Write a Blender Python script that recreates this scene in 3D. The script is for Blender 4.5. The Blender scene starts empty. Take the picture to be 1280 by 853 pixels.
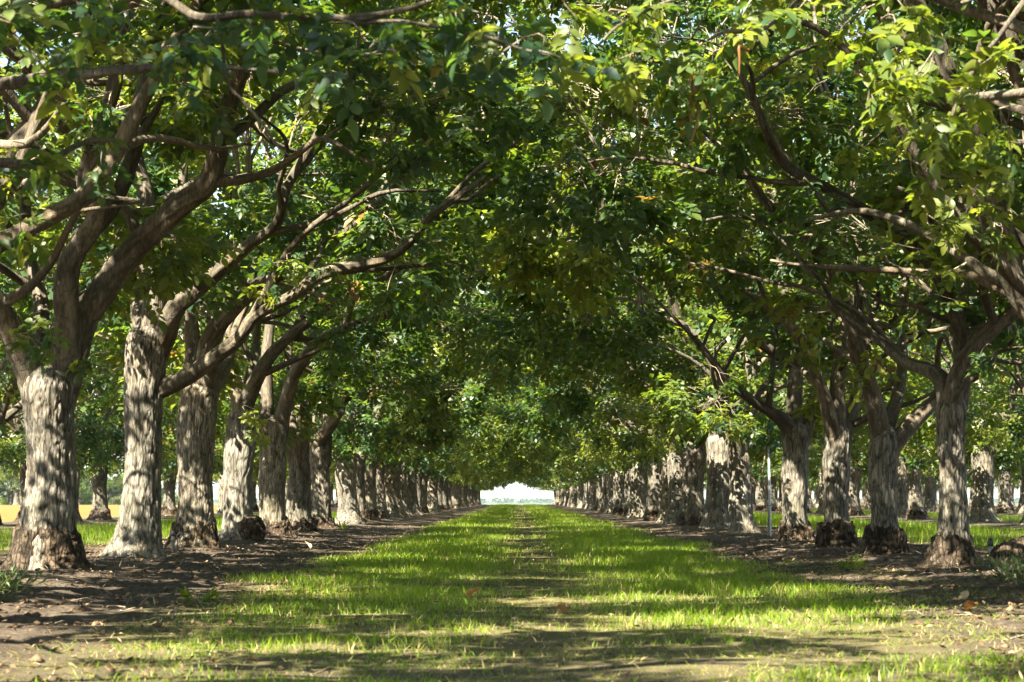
import bpy, math, random
import numpy as np
from mathutils import Vector, Matrix, Euler

rng = np.random.default_rng(7)
random.seed(7)
S = bpy.context.scene
COL = S.collection

# ---------------------------------------------------------------- camera, sky, sun, exposure
FPX = 2800.0                       # focal length in pixels of the 1280 px wide photograph
CAMZ = 0.78
PITCH = math.atan((623.0 - 426.5) / FPX)
YAW = math.atan(7.0 / FPX)
cam_d = bpy.data.cameras.new('camera')
cam = bpy.data.objects.new('camera', cam_d)
COL.objects.link(cam)
cam.location = (0, 0, CAMZ)
cam.rotation_euler = (math.radians(90) + PITCH, 0, YAW)
cam_d.sensor_width = 36.0
cam_d.lens = 36.0 * FPX / 1280.0
cam_d.clip_start = 0.1
cam_d.clip_end = 20000
cam_d.dof.use_dof = True
cam_d.dof.focus_distance = 33.0
cam_d.dof.aperture_fstop = 6.3
S.camera = cam

SUN_EL = math.radians(47)
SUN_AZ = math.radians(216)         # clockwise from +Y: behind the camera, on the left
W = bpy.data.worlds.new('World')
S.world = W
W.use_nodes = True
nt = W.node_tree
nt.nodes.clear()
sky = nt.nodes.new('ShaderNodeTexSky')
sky.sky_type = 'NISHITA'
sky.sun_disc = False
sky.sun_elevation = SUN_EL
sky.sun_rotation = SUN_AZ
sky.dust_density = 0.8
sky.air_density = 1.0
bg = nt.nodes.new('ShaderNodeBackground')
bg.inputs['Strength'].default_value = 0.05
wo = nt.nodes.new('ShaderNodeOutputWorld')
nt.links.new(sky.outputs[0], bg.inputs[0])
nt.links.new(bg.outputs[0], wo.inputs[0])

sd = bpy.data.lights.new('sun', 'SUN')
sun = bpy.data.objects.new('sun', sd)
COL.objects.link(sun)
sd.energy = 5.0
sd.angle = math.radians(0.45)
sd.color = (1.0, 0.92, 0.75)
to_sun = Vector((math.sin(SUN_AZ) * math.cos(SUN_EL), math.cos(SUN_AZ) * math.cos(SUN_EL), math.sin(SUN_EL)))
sun.rotation_euler = to_sun.to_track_quat('Z', 'Y').to_euler()

S.view_settings.view_transform = 'Standard'
S.view_settings.look = 'None'
S.view_settings.gamma = 1.0
S.view_settings.exposure = 2.88
S.view_settings.use_curve_mapping = False
S.render.engine = 'CYCLES'
S.cycles.max_bounces = 5
S.cycles.diffuse_bounces = 1
S.cycles.glossy_bounces = 2
S.cycles.transmission_bounces = 3
S.cycles.transparent_max_bounces = 4
S.cycles.use_denoising = True
S.cycles.caustics_reflective = False
S.cycles.caustics_refractive = False

# ---------------------------------------------------------------- helpers
CM = np.array(Euler(cam.rotation_euler).to_matrix())

def P(px, py, d):
    """the point that the photograph shows at pixel (px, py), d metres down the alley"""
    v = CM @ np.array([(px - 640.0) / FPX, -(py - 426.5) / FPX, -1.0])
    v = v * (d / v[1])
    return np.array([v[0], v[1], v[2] + CAMZ])

def _hash(i, j, k, s):
    n = (i * 374761393 + j * 668265263 + k * 2147483647 + s * 1274126177) & 0xFFFFFFFF
    n = ((n ^ (n >> 13)) * 1274126177) & 0xFFFFFFFF
    n = ((n ^ (n >> 16)) * 2246822519) & 0xFFFFFFFF
    return ((n ^ (n >> 15)) & 0xFFFFFF) / float(0xFFFFFF)

def noise(p, s=0):
    p = np.asarray(p, float)
    f = np.floor(p).astype(np.int64)
    u = p - f
    u = u * u * (3 - 2 * u)
    r = 0
    for a in (0, 1):
        wa = u[:, 0] if a else 1 - u[:, 0]
        for b in (0, 1):
            wb = u[:, 1] if b else 1 - u[:, 1]
            for c in (0, 1):
                wc = u[:, 2] if c else 1 - u[:, 2]
                r = r + wa * wb * wc * _hash(f[:, 0] + a, f[:, 1] + b, f[:, 2] + c, s)
    return r

def noise2(x, y, k, s=0):
    x = np.asarray(x, float).ravel(); y = np.asarray(y, float).ravel()
    return noise(np.stack([x * k, y * k, np.full_like(x, 0.37 + s)], 1), s)

def sstep(a, b, x):
    t = np.clip((x - a) / (b - a), 0, 1)
    return t * t * (3 - 2 * t)

def mk(name, V, F, mat=None, attr=None, smooth=False):
    """mesh data from a vertex array and one or several face arrays (n x 3, n x 4)"""
    V = np.asarray(V, np.float32)
    Fs = F if isinstance(F, (list, tuple)) else [F]
    Fs = [np.asarray(f, np.int32) for f in Fs if len(f)]
    me = bpy.data.meshes.new(name)
    me.vertices.add(len(V))
    me.vertices.foreach_set('co', V.ravel())
    loops = np.concatenate([f.ravel() for f in Fs])
    sizes = np.concatenate([np.full(len(f), f.shape[1], np.int32) for f in Fs])
    starts = np.concatenate([[0], np.cumsum(sizes)[:-1]]).astype(np.int32)
    me.loops.add(len(loops))
    me.loops.foreach_set('vertex_index', loops)
    me.polygons.add(len(sizes))
    me.polygons.foreach_set('loop_start', starts)
    me.polygons.foreach_set('loop_total', sizes)
    if smooth:
        me.polygons.foreach_set('use_smooth', np.ones(len(sizes), bool))
    if attr is not None:
        a = me.attributes.new('rnd', 'FLOAT', 'POINT')
        a.data.foreach_set('value', np.asarray(attr, np.float32))
    me.update(calc_edges=True)
    if mat is not None:
        me.materials.append(mat)
    return me

def link(name, me, parent=None):
    o = bpy.data.objects.new(name, me)
    COL.objects.link(o)
    if parent is not None:
        o.parent = parent
    return o

def tag(o, label=None, cat=None, group=None, kind=None):
    if label: o['label'] = label
    if cat: o['category'] = cat
    if group: o['group'] = group
    if kind: o['kind'] = kind
    return o

def empty(name, loc, rz=0.0, sc=1.0):
    o = bpy.data.objects.new(name, None)
    COL.objects.link(o)
    o.location = loc
    o.rotation_euler = (0, 0, rz)
    o.scale = (sc, sc, sc)
    o.empty_display_size = 0.3
    return o

def crm(pts, n):
    """smooth curve through the points, n points per span"""
    p = np.asarray(pts, float)
    q = np.vstack([2 * p[0] - p[1], p, 2 * p[-1] - p[-2]])
    out = []
    for i in range(len(p) - 1):
        a, b, c, d = q[i], q[i + 1], q[i + 2], q[i + 3]
        for t in np.arange(n) / n:
            out.append(0.5 * (2 * b + (c - a) * t + (2 * a - 5 * b + 4 * c - d) * t * t + (3 * b - a - 3 * c + d) * t ** 3))
    out.append(p[-1])
    return np.array(out)

def tube(C, R, A, amp=0.0, k=16.0, sq=0.22, seed=0, lobes=0.0, cap=True):
    """tube along the centre line C with radii R; amp is the depth of the bark furrows; returns V, [F], ridge height"""
    C = np.asarray(C, float); R = np.asarray(R, float)
    n = len(C)
    T = np.gradient(C, axis=0)
    T /= np.linalg.norm(T, axis=1)[:, None] + 1e-9
    N = np.zeros_like(C)
    a = np.array([1.0, 0, 0]) if abs(T[0][0]) < 0.8 else np.array([0, 1.0, 0])
    v = a - T[0] * a.dot(T[0]); N[0] = v / np.linalg.norm(v)
    for i in range(1, n):
        v = N[i - 1] - T[i] * N[i - 1].dot(T[i])
        N[i] = v / (np.linalg.norm(v) + 1e-9)
    B = np.cross(T, N)
    th = np.linspace(0, 2 * np.pi, A, endpoint=False)
    ct, st = np.cos(th), np.sin(th)
    Dr = N[:, None, :] * ct[None, :, None] + B[:, None, :] * st[None, :, None]
    L = np.concatenate([[0], np.cumsum(np.linalg.norm(np.diff(C, axis=0), axis=1))])
    Rr = np.repeat(R[:, None], A, 1)
    q = np.stack([np.broadcast_to(ct * 1.0, (n, A)) * Rr, np.broadcast_to(st, (n, A)) * Rr, np.repeat(L[:, None], A, 1)], -1).reshape(-1, 3)
    if amp > 0:
        q1 = q * np.array([k, k, k * sq]) + 31.7 * seed
        warp = (noise(q * np.array([5, 5, 5]), seed + 9) - 0.5)[:, None] * np.array([0.8, 0.8, 0.3])
        n1 = np.abs(2 * noise(q1 + warp, seed) - 1)
        n2 = np.abs(2 * noise(q1 * 2.3 + warp, seed + 3) - 1)
        rid = 0.65 * sstep(0.0, 0.42, n1) + 0.35 * sstep(0.0, 0.5, n2)
        n3 = noise(q * np.array([40, 40, 14]), seed + 6)
        big = noise(q * np.array([4, 4, 1.6]) + seed, seed + 5) - 0.5
        disp = amp * (rid - 0.75) + big * amp * 1.3
        Rn = Rr + disp.reshape(n, A)
    else:
        rid = 0.7 + 0.3 * noise(q * 12, seed)
        Rn = Rr * (1 + 0.1 * (noise(q * 9, seed + 2).reshape(n, A) - 0.5))
    if lobes > 0:
        ph = seed * 1.7
        lob = 0.5 * np.cos(5 * th + ph) + 0.35 * np.cos(3 * th - 2 * ph) + 0.25 * np.cos(8 * th + 3 * ph)
        Rn = Rn + lobes * lob[None, :] * (np.exp(-np.maximum(L - 0.1, 0) / 0.22) * R)[:, None]
    V = (C[:, None, :] + Dr * Rn[:, :, None]).reshape(-1, 3)
    if amp > 0:
        rid = 0.22 + 0.52 * rid + 0.16 * n3          # the furrows' own darker colour
    i = np.arange(n - 1)[:, None] * A
    j = np.arange(A)[None, :]
    j2 = (j + 1) % A
    F = np.stack([i + j, i + j2, i + A + j2, i + A + j], -1).reshape(-1, 4)
    Fs = [F]
    if cap:
        V = np.vstack([V, C[-1] + T[-1] * R[-1] * 0.6])
        rid = np.append(rid, 0.6)
        b = (n - 1) * A
        jj = np.arange(A)
        Fs.append(np.stack([b + jj, b + (jj + 1) % A, np.full(A, len(V) - 1)], -1))
    return V, Fs, rid

def join(parts):
    """several (V, [F], attr) into one"""
    Vs, F3, F4, As, o = [], [], [], [], 0
    for V, Fs, a in parts:
        Vs.append(V); As.append(a)
        for f in (Fs if isinstance(Fs, (list, tuple)) else [Fs]):
            (F3 if f.shape[1] == 3 else F4).append(f + o)
        o += len(V)
    F = []
    if F4: F.append(np.concatenate(F4))
    if F3: F.append(np.concatenate(F3))
    return np.concatenate(Vs), F, np.concatenate(As)

# ---------------------------------------------------------------- materials
def newmat(name):
    m = bpy.data.materials.new(name)
    m.use_nodes = True
    m.node_tree.nodes.clear()
    return m, m.node_tree.nodes, m.node_tree.links

def ramp(N, stops, interp='LINEAR'):
    r = N.new('ShaderNodeValToRGB')
    r.color_ramp.interpolation = interp
    e = r.color_ramp.elements
    while len(e) < len(stops): e.new(0.5)
    for q, (p, c) in zip(e, stops):
        q.position = p
        q.color = (c[0], c[1], c[2], 1)
    return r

def leaf_material(name, stops, trans, tr_mix=0.42, rough=0.45, spec=0.45):
    m, N, Lk = newmat(name)
    at = N.new('ShaderNodeAttribute'); at.attribute_name = 'rnd'
    rp = ramp(N, stops); Lk.new(at.outputs['Fac'], rp.inputs[0])
    tp = ramp(N, trans); Lk.new(at.outputs['Fac'], tp.inputs[0])
    pb = N.new('ShaderNodeBsdfPrincipled')
    pb.inputs['Roughness'].default_value = rough
    pb.inputs['Specular IOR Level'].default_value = spec
    tl = N.new('ShaderNodeBsdfTranslucent')
    mx = N.new('ShaderNodeMixShader'); mx.inputs[0].default_value = tr_mix
    out = N.new('ShaderNodeOutputMaterial')
    Lk.new(rp.outputs[0], pb.inputs['Base Color'])
    Lk.new(tp.outputs[0], tl.inputs['Color'])
    Lk.new(pb.outputs[0], mx.inputs[1]); Lk.new(tl.outputs[0], mx.inputs[2])
    Lk.new(mx.outputs[0], out.inputs[0])
    return m

M_LEAF = leaf_material('walnut_leaf',
    [(0.0, (0.014, 0.040, 0.026)), (0.3, (0.030, 0.068, 0.026)), (0.6, (0.08, 0.112, 0.020)), (0.93, (0.165, 0.185, 0.026)), (0.97, (0.30, 0.22, 0.02)), (1.0, (0.20, 0.10, 0.03))],  # darkest stops tinted blue to carry the sky's reflection on the leaves
    [(0.0, (0.06, 0.15, 0.018)), (0.4, (0.17, 0.29, 0.02)), (0.9, (0.50, 0.52, 0.035)), (0.97, (0.6, 0.42, 0.03)), (1.0, (0.3, 0.13, 0.03))])
M_GRASS = leaf_material('grass_blade',
    [(0.0, (0.045, 0.10, 0.005)), (0.4, (0.105, 0.185, 0.007)), (0.72, (0.20, 0.25, 0.012)), (0.8, (0.30, 0.26, 0.09)), (1.0, (0.48, 0.38, 0.19))],
    [(0.0, (0.2, 0.38, 0.005)), (0.5, (0.44, 0.60, 0.008)), (0.75, (0.64, 0.66, 0.02)), (1.0, (0.5, 0.40, 0.18))], tr_mix=0.4, rough=0.5, spec=0.3)
M_WEED = leaf_material('weed_leaf',
    [(0.0, (0.10, 0.15, 0.06)), (1.0, (0.22, 0.26, 0.12))], [(0.0, (0.2, 0.3, 0.08)), (1.0, (0.3, 0.36, 0.12))], tr_mix=0.3, rough=0.6, spec=0.2)
M_LITTER = leaf_material('dry_leaf',
    [(0.0, (0.06, 0.04, 0.025)), (0.4, (0.13, 0.085, 0.05)), (0.75, (0.26, 0.18, 0.10)), (0.94, (0.45, 0.36, 0.22)), (1.0, (0.30, 0.14, 0.045))],
    [(0.0, (0.1, 0.05, 0.02)), (1.0, (0.4, 0.2, 0.06))], tr_mix=0.15, rough=0.8, spec=0.15)
M_CATKIN = leaf_material('dry_catkin', [(0.0, (0.16, 0.07, 0.03)), (1.0, (0.26, 0.12, 0.04))], [(0.0, (0.2, 0.08, 0.03)), (1.0, (0.3, 0.12, 0.03))], tr_mix=0.2)

def bark_material(name, dark, mid, light, bump=0.6, scale=30.0, crack=0.30):
    m, N, Lk = newmat(name)
    at = N.new('ShaderNodeAttribute'); at.attribute_name = 'rnd'
    tc = N.new('ShaderNodeTexCoord')
    mp = N.new('ShaderNodeMapping'); mp.inputs['Scale'].default_value = (1, 1, 0.22)
    Lk.new(tc.outputs['Object'], mp.inputs['Vector'])
    n1 = N.new('ShaderNodeTexNoise'); n1.inputs['Scale'].default_value = scale; n1.inputs['Detail'].default_value = 6; n1.inputs['Roughness'].default_value = 0.65
    Lk.new(mp.outputs[0], n1.inputs['Vector'])
    n2 = N.new('ShaderNodeTexNoise'); n2.inputs['Scale'].default_value = 2.2; n2.inputs['Detail'].default_value = 4
    Lk.new(tc.outputs['Object'], n2.inputs['Vector'])
    # plates and furrows: cells stretched along the stem, edges wobbled
    wv = N.new('ShaderNodeVectorMath'); wv.operation = 'MULTIPLY_ADD'
    nw = N.new('ShaderNodeTexNoise'); nw.inputs['Scale'].default_value = 9; nw.inputs['Detail'].default_value = 3
    Lk.new(tc.outputs['Object'], nw.inputs['Vector'])
    Lk.new(nw.outputs['Color'], wv.inputs[0]); wv.inputs[1].default_value = (0.05, 0.05, 0.05); Lk.new(tc.outputs['Object'], wv.inputs[2])
    mv = N.new('ShaderNodeMapping'); mv.inputs['Scale'].default_value = (1, 1, 0.15); Lk.new(wv.outputs[0], mv.inputs['Vector'])
    vo = N.new('ShaderNodeTexVoronoi'); vo.feature = 'DISTANCE_TO_EDGE'; vo.inputs['Scale'].default_value = scale * 0.8
    Lk.new(mv.outputs[0], vo.inputs['Vector'])
    vr = N.new('ShaderNodeMapRange'); vr.interpolation_type = 'SMOOTHSTEP'
    vr.inputs['From Min'].default_value = 0.0; vr.inputs['From Max'].default_value = 0.15; vr.inputs['To Min'].default_value = -crack; vr.inputs['To Max'].default_value = 0.10
    Lk.new(vo.outputs['Distance'], vr.inputs['Value'])
    av = N.new('ShaderNodeMath'); av.operation = 'ADD'; Lk.new(at.outputs['Fac'], av.inputs[0]); Lk.new(vr.outputs['Result'], av.inputs[1])
    ad = N.new('ShaderNodeMath'); ad.operation = 'MULTIPLY_ADD'
    Lk.new(n1.outputs['Fac'], ad.inputs[0]); ad.inputs[1].default_value = 0.7
    Lk.new(av.outputs[0], ad.inputs[2])
    sb = N.new('ShaderNodeMath'); sb.operation = 'SUBTRACT'; Lk.new(ad.outputs[0], sb.inputs[0]); sb.inputs[1].default_value = 0.35
    rp = ramp(N, [(0.0, dark), (0.3, tuple(0.5 * (a + b) for a, b in zip(dark, mid))), (0.58, mid), (0.95, light)])
    Lk.new(sb.outputs[0], rp.inputs[0])
    tint = ramp(N, [(0.3, (0.80, 0.82, 0.74)), (0.5, (1, 1, 1)), (0.72, (1.12, 1.02, 0.86))])
    Lk.new(n2.outputs['Fac'], tint.inputs[0])
    ml = N.new('ShaderNodeMix'); ml.data_type = 'RGBA'; ml.blend_type = 'MULTIPLY'; ml.inputs['Factor'].default_value = 1
    Lk.new(rp.outputs[0], ml.inputs['A']); Lk.new(tint.outputs[0], ml.inputs['B'])
    oi = N.new('ShaderNodeObjectInfo')
    ot = ramp(N, [(0.0, (0.82, 0.80, 0.76)), (0.5, (1.0, 1.0, 1.0)), (0.8, (1.08, 1.02, 0.92)), (1.0, (0.90, 0.93, 0.90))])
    Lk.new(oi.outputs['Random'], ot.inputs[0])
    m2 = N.new('ShaderNodeMix'); m2.data_type = 'RGBA'; m2.blend_type = 'MULTIPLY'; m2.inputs['Factor'].default_value = 1
    Lk.new(ml.outputs['Result'], m2.inputs['A']); Lk.new(ot.outputs[0], m2.inputs['B'])
    bp = N.new('ShaderNodeBump'); bp.inputs['Strength'].default_value = bump; bp.inputs['Distance'].default_value = 0.02
    Lk.new(sb.outputs[0], bp.inputs['Height'])
    pb = N.new('ShaderNodeBsdfPrincipled'); pb.inputs['Roughness'].default_value = 0.92; pb.inputs['Specular IOR Level'].default_value = 0.15
    Lk.new(m2.outputs['Result'], pb.inputs['Base Color']); Lk.new(bp.outputs[0], pb.inputs['Normal'])
    out = N.new('ShaderNodeOutputMaterial'); Lk.new(pb.outputs[0], out.inputs[0])
    return m

M_BARK = bark_material('walnut_bark', (0.026, 0.022, 0.017), (0.124, 0.113, 0.094), (0.24, 0.222, 0.188))
M_LIMB = bark_material('limb_bark', (0.020, 0.016, 0.012), (0.088, 0.075, 0.059), (0.175, 0.155, 0.125), scale=34, crack=0.12)  # browner limb bark, darkened further to carry the shade among the boughs
M_COLLAR = bark_material('rootstock_bark', (0.009, 0.007, 0.005), (0.040, 0.030, 0.021), (0.12, 0.092, 0.066), bump=0.9)
M_TWIG = bark_material('twig_bark', (0.07, 0.055, 0.04), (0.20, 0.165, 0.13), (0.34, 0.30, 0.25), bump=0.1)

def plain(name, col, rough=0.6, metal=0.0, vary=0.25):
    m, N, Lk = newmat(name)
    tc = N.new('ShaderNodeTexCoord')
    n = N.new('ShaderNodeTexNoise'); n.inputs['Scale'].default_value = 40; n.inputs['Detail'].default_value = 4
    Lk.new(tc.outputs['Object'], n.inputs['Vector'])
    r = ramp(N, [(0.25, tuple(c * (1 - vary) for c in col)), (0.75, tuple(min(1, c * (1 + vary)) for c in col))])
    Lk.new(n.outputs['Fac'], r.inputs[0])
    pb = N.new('ShaderNodeBsdfPrincipled'); pb.inputs['Roughness'].default_value = rough; pb.inputs['Metallic'].default_value = metal
    Lk.new(r.outputs[0], pb.inputs['Base Color'])
    out = N.new('ShaderNodeOutputMaterial'); Lk.new(pb.outputs[0], out.inputs[0])
    return m

M_WHITE = plain('chalky_plastic', (0.26, 0.25, 0.21), 0.6)
M_BLACK = plain('black_plastic', (0.03, 0.03, 0.03), 0.5)
M_STEEL = plain('galvanised_steel', (0.45, 0.47, 0.48), 0.45, 0.5)
M_STONE = plain('pale_stone', (0.36, 0.30, 0.22), 0.9)

# ---------------------------------------------------------------- ground
XL, XR = -4.6, 4.57
ROWS_X = [XL, XR, -13.8, 13.75, 22.9, 32.1, 41.3]

def gz(x, y):
    x = np.asarray(x, float); y = np.asarray(y, float)
    z = np.zeros(np.broadcast(x, y).shape)
    for xr in ROWS_X:
        z = z + 0.085 * np.exp(-((x - xr) / 1.25) ** 2)
    fl = lambda k, s: noise2(np.broadcast_to(x, z.shape), np.broadcast_to(y, z.shape), k, s).reshape(z.shape) - 0.5
    near = np.exp(-np.maximum(np.abs(x) - 15, 0) / 20)
    z = z + near * (0.05 * fl(0.9, 1) + 0.03 * fl(2.7, 2))
    dirt = sstep(2.0, 3.0, np.abs(x)) * (1 - sstep(6.4, 7.2, np.abs(x)))
    z = z + dirt * (0.045 * fl(5.5, 3) + 0.03 * fl(12.0, 4))
    z = z - 5.0 * sstep(262, 340, y)
    return z

def spread(a, b, step, far, grow):
    """even steps between a and b, then growing steps out to +-far"""
    mid = list(np.arange(a, b, step)) + [b]
    lo, s = [], step
    v = a
    while v > -far:
        s *= grow; v -= s; lo.append(v)
    hi, s = [], step
    v = b
    while v < far:
        s *= grow; v += s; hi.append(v)
    return np.array(lo[::-1] + mid + hi)

gx = spread(-7.2, 7.2, 0.11, 5000, 1.15)
gy = spread(7.0, 38.0, 0.13, 9000, 1.07)
gy = gy[gy > -300]
GX, GY = np.meshgrid(gx, gy)
GZ = gz(GX.ravel(), GY.ravel())
GV = np.stack([GX.ravel(), GY.ravel(), GZ], 1)
nx, ny = len(gx), len(gy)
ii = (np.arange(ny - 1)[:, None] * nx + np.arange(nx - 1)[None, :]).ravel()
GF = np.stack([ii, ii + 1, ii + nx + 1, ii + nx], 1)

def ground_material():
    m, N, Lk = newmat('orchard_ground')
    geo = N.new('ShaderNodeNewGeometry')
    sep = N.new('ShaderNodeSeparateXYZ'); Lk.new(geo.outputs['Position'], sep.inputs[0])
    def tex(scale, detail=5, rough=0.6, off=0.0):
        t = N.new('ShaderNodeTexNoise'); t.inputs['Scale'].default_value = scale; t.inputs['Detail'].default_value = detail; t.inputs['Roughness'].default_value = rough
        mp = N.new('ShaderNodeMapping'); mp.inputs['Location'].default_value = (off, off * 2, 0)
        Lk.new(geo.outputs['Position'], mp.inputs[0]); Lk.new(mp.outputs[0], t.inputs['Vector'])
        return t.outputs['Fac']
    def math_(op, a, b=None, c=None, clamp=False):
        n = N.new('ShaderNodeMath'); n.operation = op; n.use_clamp = clamp
        for i, v in enumerate((a, b, c)):
            if v is None: continue
            if isinstance(v, (int, float)): n.inputs[i].default_value = v
            else: Lk.new(v, n.inputs[i])
        return n.outputs[0]
    def ss(a, b, x):
        n = N.new('ShaderNodeMapRange'); n.interpolation_type = 'SMOOTHSTEP'
        n.inputs['From Min'].default_value = a; n.inputs['From Max'].default_value = b
        Lk.new(x, n.inputs['Value']); return n.outputs['Result']
    def mix(f, a, b):
        n = N.new('ShaderNodeMix'); n.data_type = 'RGBA'
        if isinstance(f, float): n.inputs['Factor'].default_value = f
        else: Lk.new(f, n.inputs['Factor'])
        for k, v in (('A', a), ('B', b)):
            if isinstance(v, tuple): n.inputs[k].default_value = (*v, 1)
            else: Lk.new(v, n.inputs[k])
        return n.outputs['Result']
    X, Y = sep.outputs['X'], sep.outputs['Y']
    wob = math_('MULTIPLY_ADD', tex(1.3, 4), 1.1, -0.55)
    Xw = math_('ADD', X, wob)
    # dirt: pale crusty soil with dark crumbs and litter
    d = ramp(N, [(0.32, (0.018, 0.014, 0.010)), (0.46, (0.050, 0.039, 0.029)), (0.6, (0.115, 0.090, 0.066)), (0.78, (0.26, 0.21, 0.155))])
    Lk.new(math_('ADD', math_('MULTIPLY', tex(26, 6, 0.7), 0.6), math_('MULTIPLY', tex(3.1, 4, 0.6, 5), 0.4)), d.inputs[0])
    # thatch under the grass: straw with green
    g = ramp(N, [(0.34, (0.045, 0.045, 0.02)), (0.48, (0.11, 0.095, 0.045)), (0.58, (0.13, 0.115, 0.05)), (0.72, (0.25, 0.20, 0.11))])
    Lk.new(math_('ADD', math_('MULTIPLY', tex(34, 6, 0.7, 2), 0.5), math_('MULTIPLY', tex(1.6, 3, 0.6, 9), 0.5)), g.inputs[0])
    s = ramp(N, [(0.3, (0.15, 0.075, 0.02)), (0.7, (0.23, 0.125, 0.035))])
    Lk.new(tex(0.6, 5, 0.65, 3), s.inputs[0])
    far = ramp(N, [(0.3, (0.03, 0.05, 0.03)), (0.7, (0.08, 0.09, 0.05))])
    Lk.new(tex(0.01, 5, 0.6, 3), far.inputs[0])
    # alleys repeat every 9.2 m: |x - nearest alley centre|
    xm = math_('ABSOLUTE', math_('SUBTRACT', math_('PINGPONG', math_('ADD', Xw, 96.6), 4.6), 0.0))
    # pingpong is 0 on the tree rows (x = +-4.6 ...), 4.6 in the alley centres
    alley = ss(1.9, 2.7, xm)
    fore = ss(8.0, 15.0, math_('ADD', Y, math_('MULTIPLY', wob, 3.0)))
    g2 = mix(math_('MULTIPLY', math_('SUBTRACT', 1.0, fore), ss(0.40, 0.56, tex(4.5, 5, 0.7, 21))), g.outputs[0], d.outputs[0])
    c = mix(alley, d.outputs[0], g2)
    out_l = ss(-17.5, -19.5, X)
    c = mix(out_l, c, s.outputs[0])
    c = mix(ss(46, 50, X), c, s.outputs[0])
    c = mix(ss(262, 275, Y), c, far.outputs[0])
    bp = N.new('ShaderNodeBump'); bp.inputs['Strength'].default_value = 0.7; bp.inputs['Distance'].default_value = 0.03
    Lk.new(tex(30, 7, 0.75, 1), bp.inputs['Height'])
    pb = N.new('ShaderNodeBsdfPrincipled'); pb.inputs['Roughness'].default_value = 0.95; pb.inputs['Specular IOR Level'].default_value = 0.1
    Lk.new(c, pb.inputs['Base Color']); Lk.new(bp.outputs[0], pb.inputs['Normal'])
    o = N.new('ShaderNodeOutputMaterial'); Lk.new(pb.outputs[0], o.inputs[0])
    return m

ground = link('ground', mk('ground', GV, GF, ground_material(), smooth=True))
tag(ground, kind='structure')

# ---------------------------------------------------------------- leaves
def leaf_template(nl, fine, seed, droop=0.25):
    """compound walnut leaf along +x, plane xy, z up: nl leaflets, the last one terminal"""
    r = np.random.default_rng(seed)
    V, F4, o = [], [], 0
    pairs = (nl - 1) // 2
    spots = [(0.30 + 0.52 * i / max(pairs - 0.5, 1), s) for i in range(pairs) for s in (-1, 1)] + [(0.86, 0)]
    for t, s in spots:
        ln = 0.115 * (0.75 + 0.45 * t) * r.uniform(0.85, 1.15)
        wd = ln * r.uniform(0.24, 0.31)
        base = np.array([t * 0.27, s * 0.004, -droop * (t ** 2) * 0.15])
        ang = s * r.uniform(0.85, 1.25) + r.uniform(-0.15, 0.15)
        dx = np.array([math.cos(ang), math.sin(ang), 0])
        dy = np.array([-math.sin(ang), math.cos(ang), 0])
        tilt = r.uniform(-0.5, 0.12); roll = r.uniform(-0.45, 0.45); fold = r.uniform(0.12, 0.4)
        def pt(u, v):
            z = tilt * u * u / ln * 0.9 + roll * v + fold * abs(v) - droop * t * u * 0.5
            return base + dx * u + dy * v + np.array([0, 0, z])
        if fine:
            q = [pt(0, 0), pt(0.28 * ln, wd * 0.85), pt(0.62 * ln, wd * 0.92), pt(ln, 0), pt(0.62 * ln, -wd * 0.92), pt(0.28 * ln, -wd * 0.85)]
            V += q; F4 += [[o, o + 3, o + 2, o + 1], [o, o + 5, o + 4, o + 3]]; o += 6
        else:
            q = [pt(0, 0), pt(0.5 * ln, wd * 1.15), pt(ln, 0), pt(0.5 * ln, -wd * 1.15)]
            V += q; F4 += [[o, o + 3, o + 2, o + 1]]; o += 4
    lid = np.repeat(np.arange(nl), 6 if fine else 4)
    return np.array(V), np.array(F4), lid

TF = [leaf_template(n, True, s) for n, s in ((5, 1), (7, 2), (7, 3))]
TC = [leaf_template(n, False, s) for n, s in ((5, 4), (5, 5), (5, 6))]

def frames(T, up_noise, r):
    n = len(T)
    T = T / (np.linalg.norm(T, axis=1)[:, None] + 1e-9)
    U = np.array([0, 0, 1.0]) + r.normal(0, up_noise, (n, 3))
    Sv = np.cross(U, T); Sv /= np.linalg.norm(Sv, axis=1)[:, None] + 1e-9
    Nv = np.cross(T, Sv)
    return np.stack([T, Sv, Nv], 2)          # columns

def leaves_mesh(pos, T, scale, rnd, templates, r, up_noise=0.45):
    out = []
    which = r.integers(0, len(templates), len(pos))
    Fm = frames(T, up_noise, r)
    for w, (tv, tf, lid) in enumerate(templates):
        sel = np.where(which == w)[0]
        if not len(sel): continue
        V = np.einsum('nij,mj->nmi', Fm[sel], tv) * scale[sel][:, None, None] + pos[sel][:, None, :]
        F = tf[None] + (np.arange(len(sel)) * len(tv))[:, None, None]
        lj = r.normal(0, 0.07, (len(sel), lid.max() + 1))[:, lid]
        a = np.clip(rnd[sel][:, None] + lj, 0, 1)
        out.append((V.reshape(-1, 3), [F.reshape(-1, 4)], a.ravel()))
    return join(out)

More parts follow.
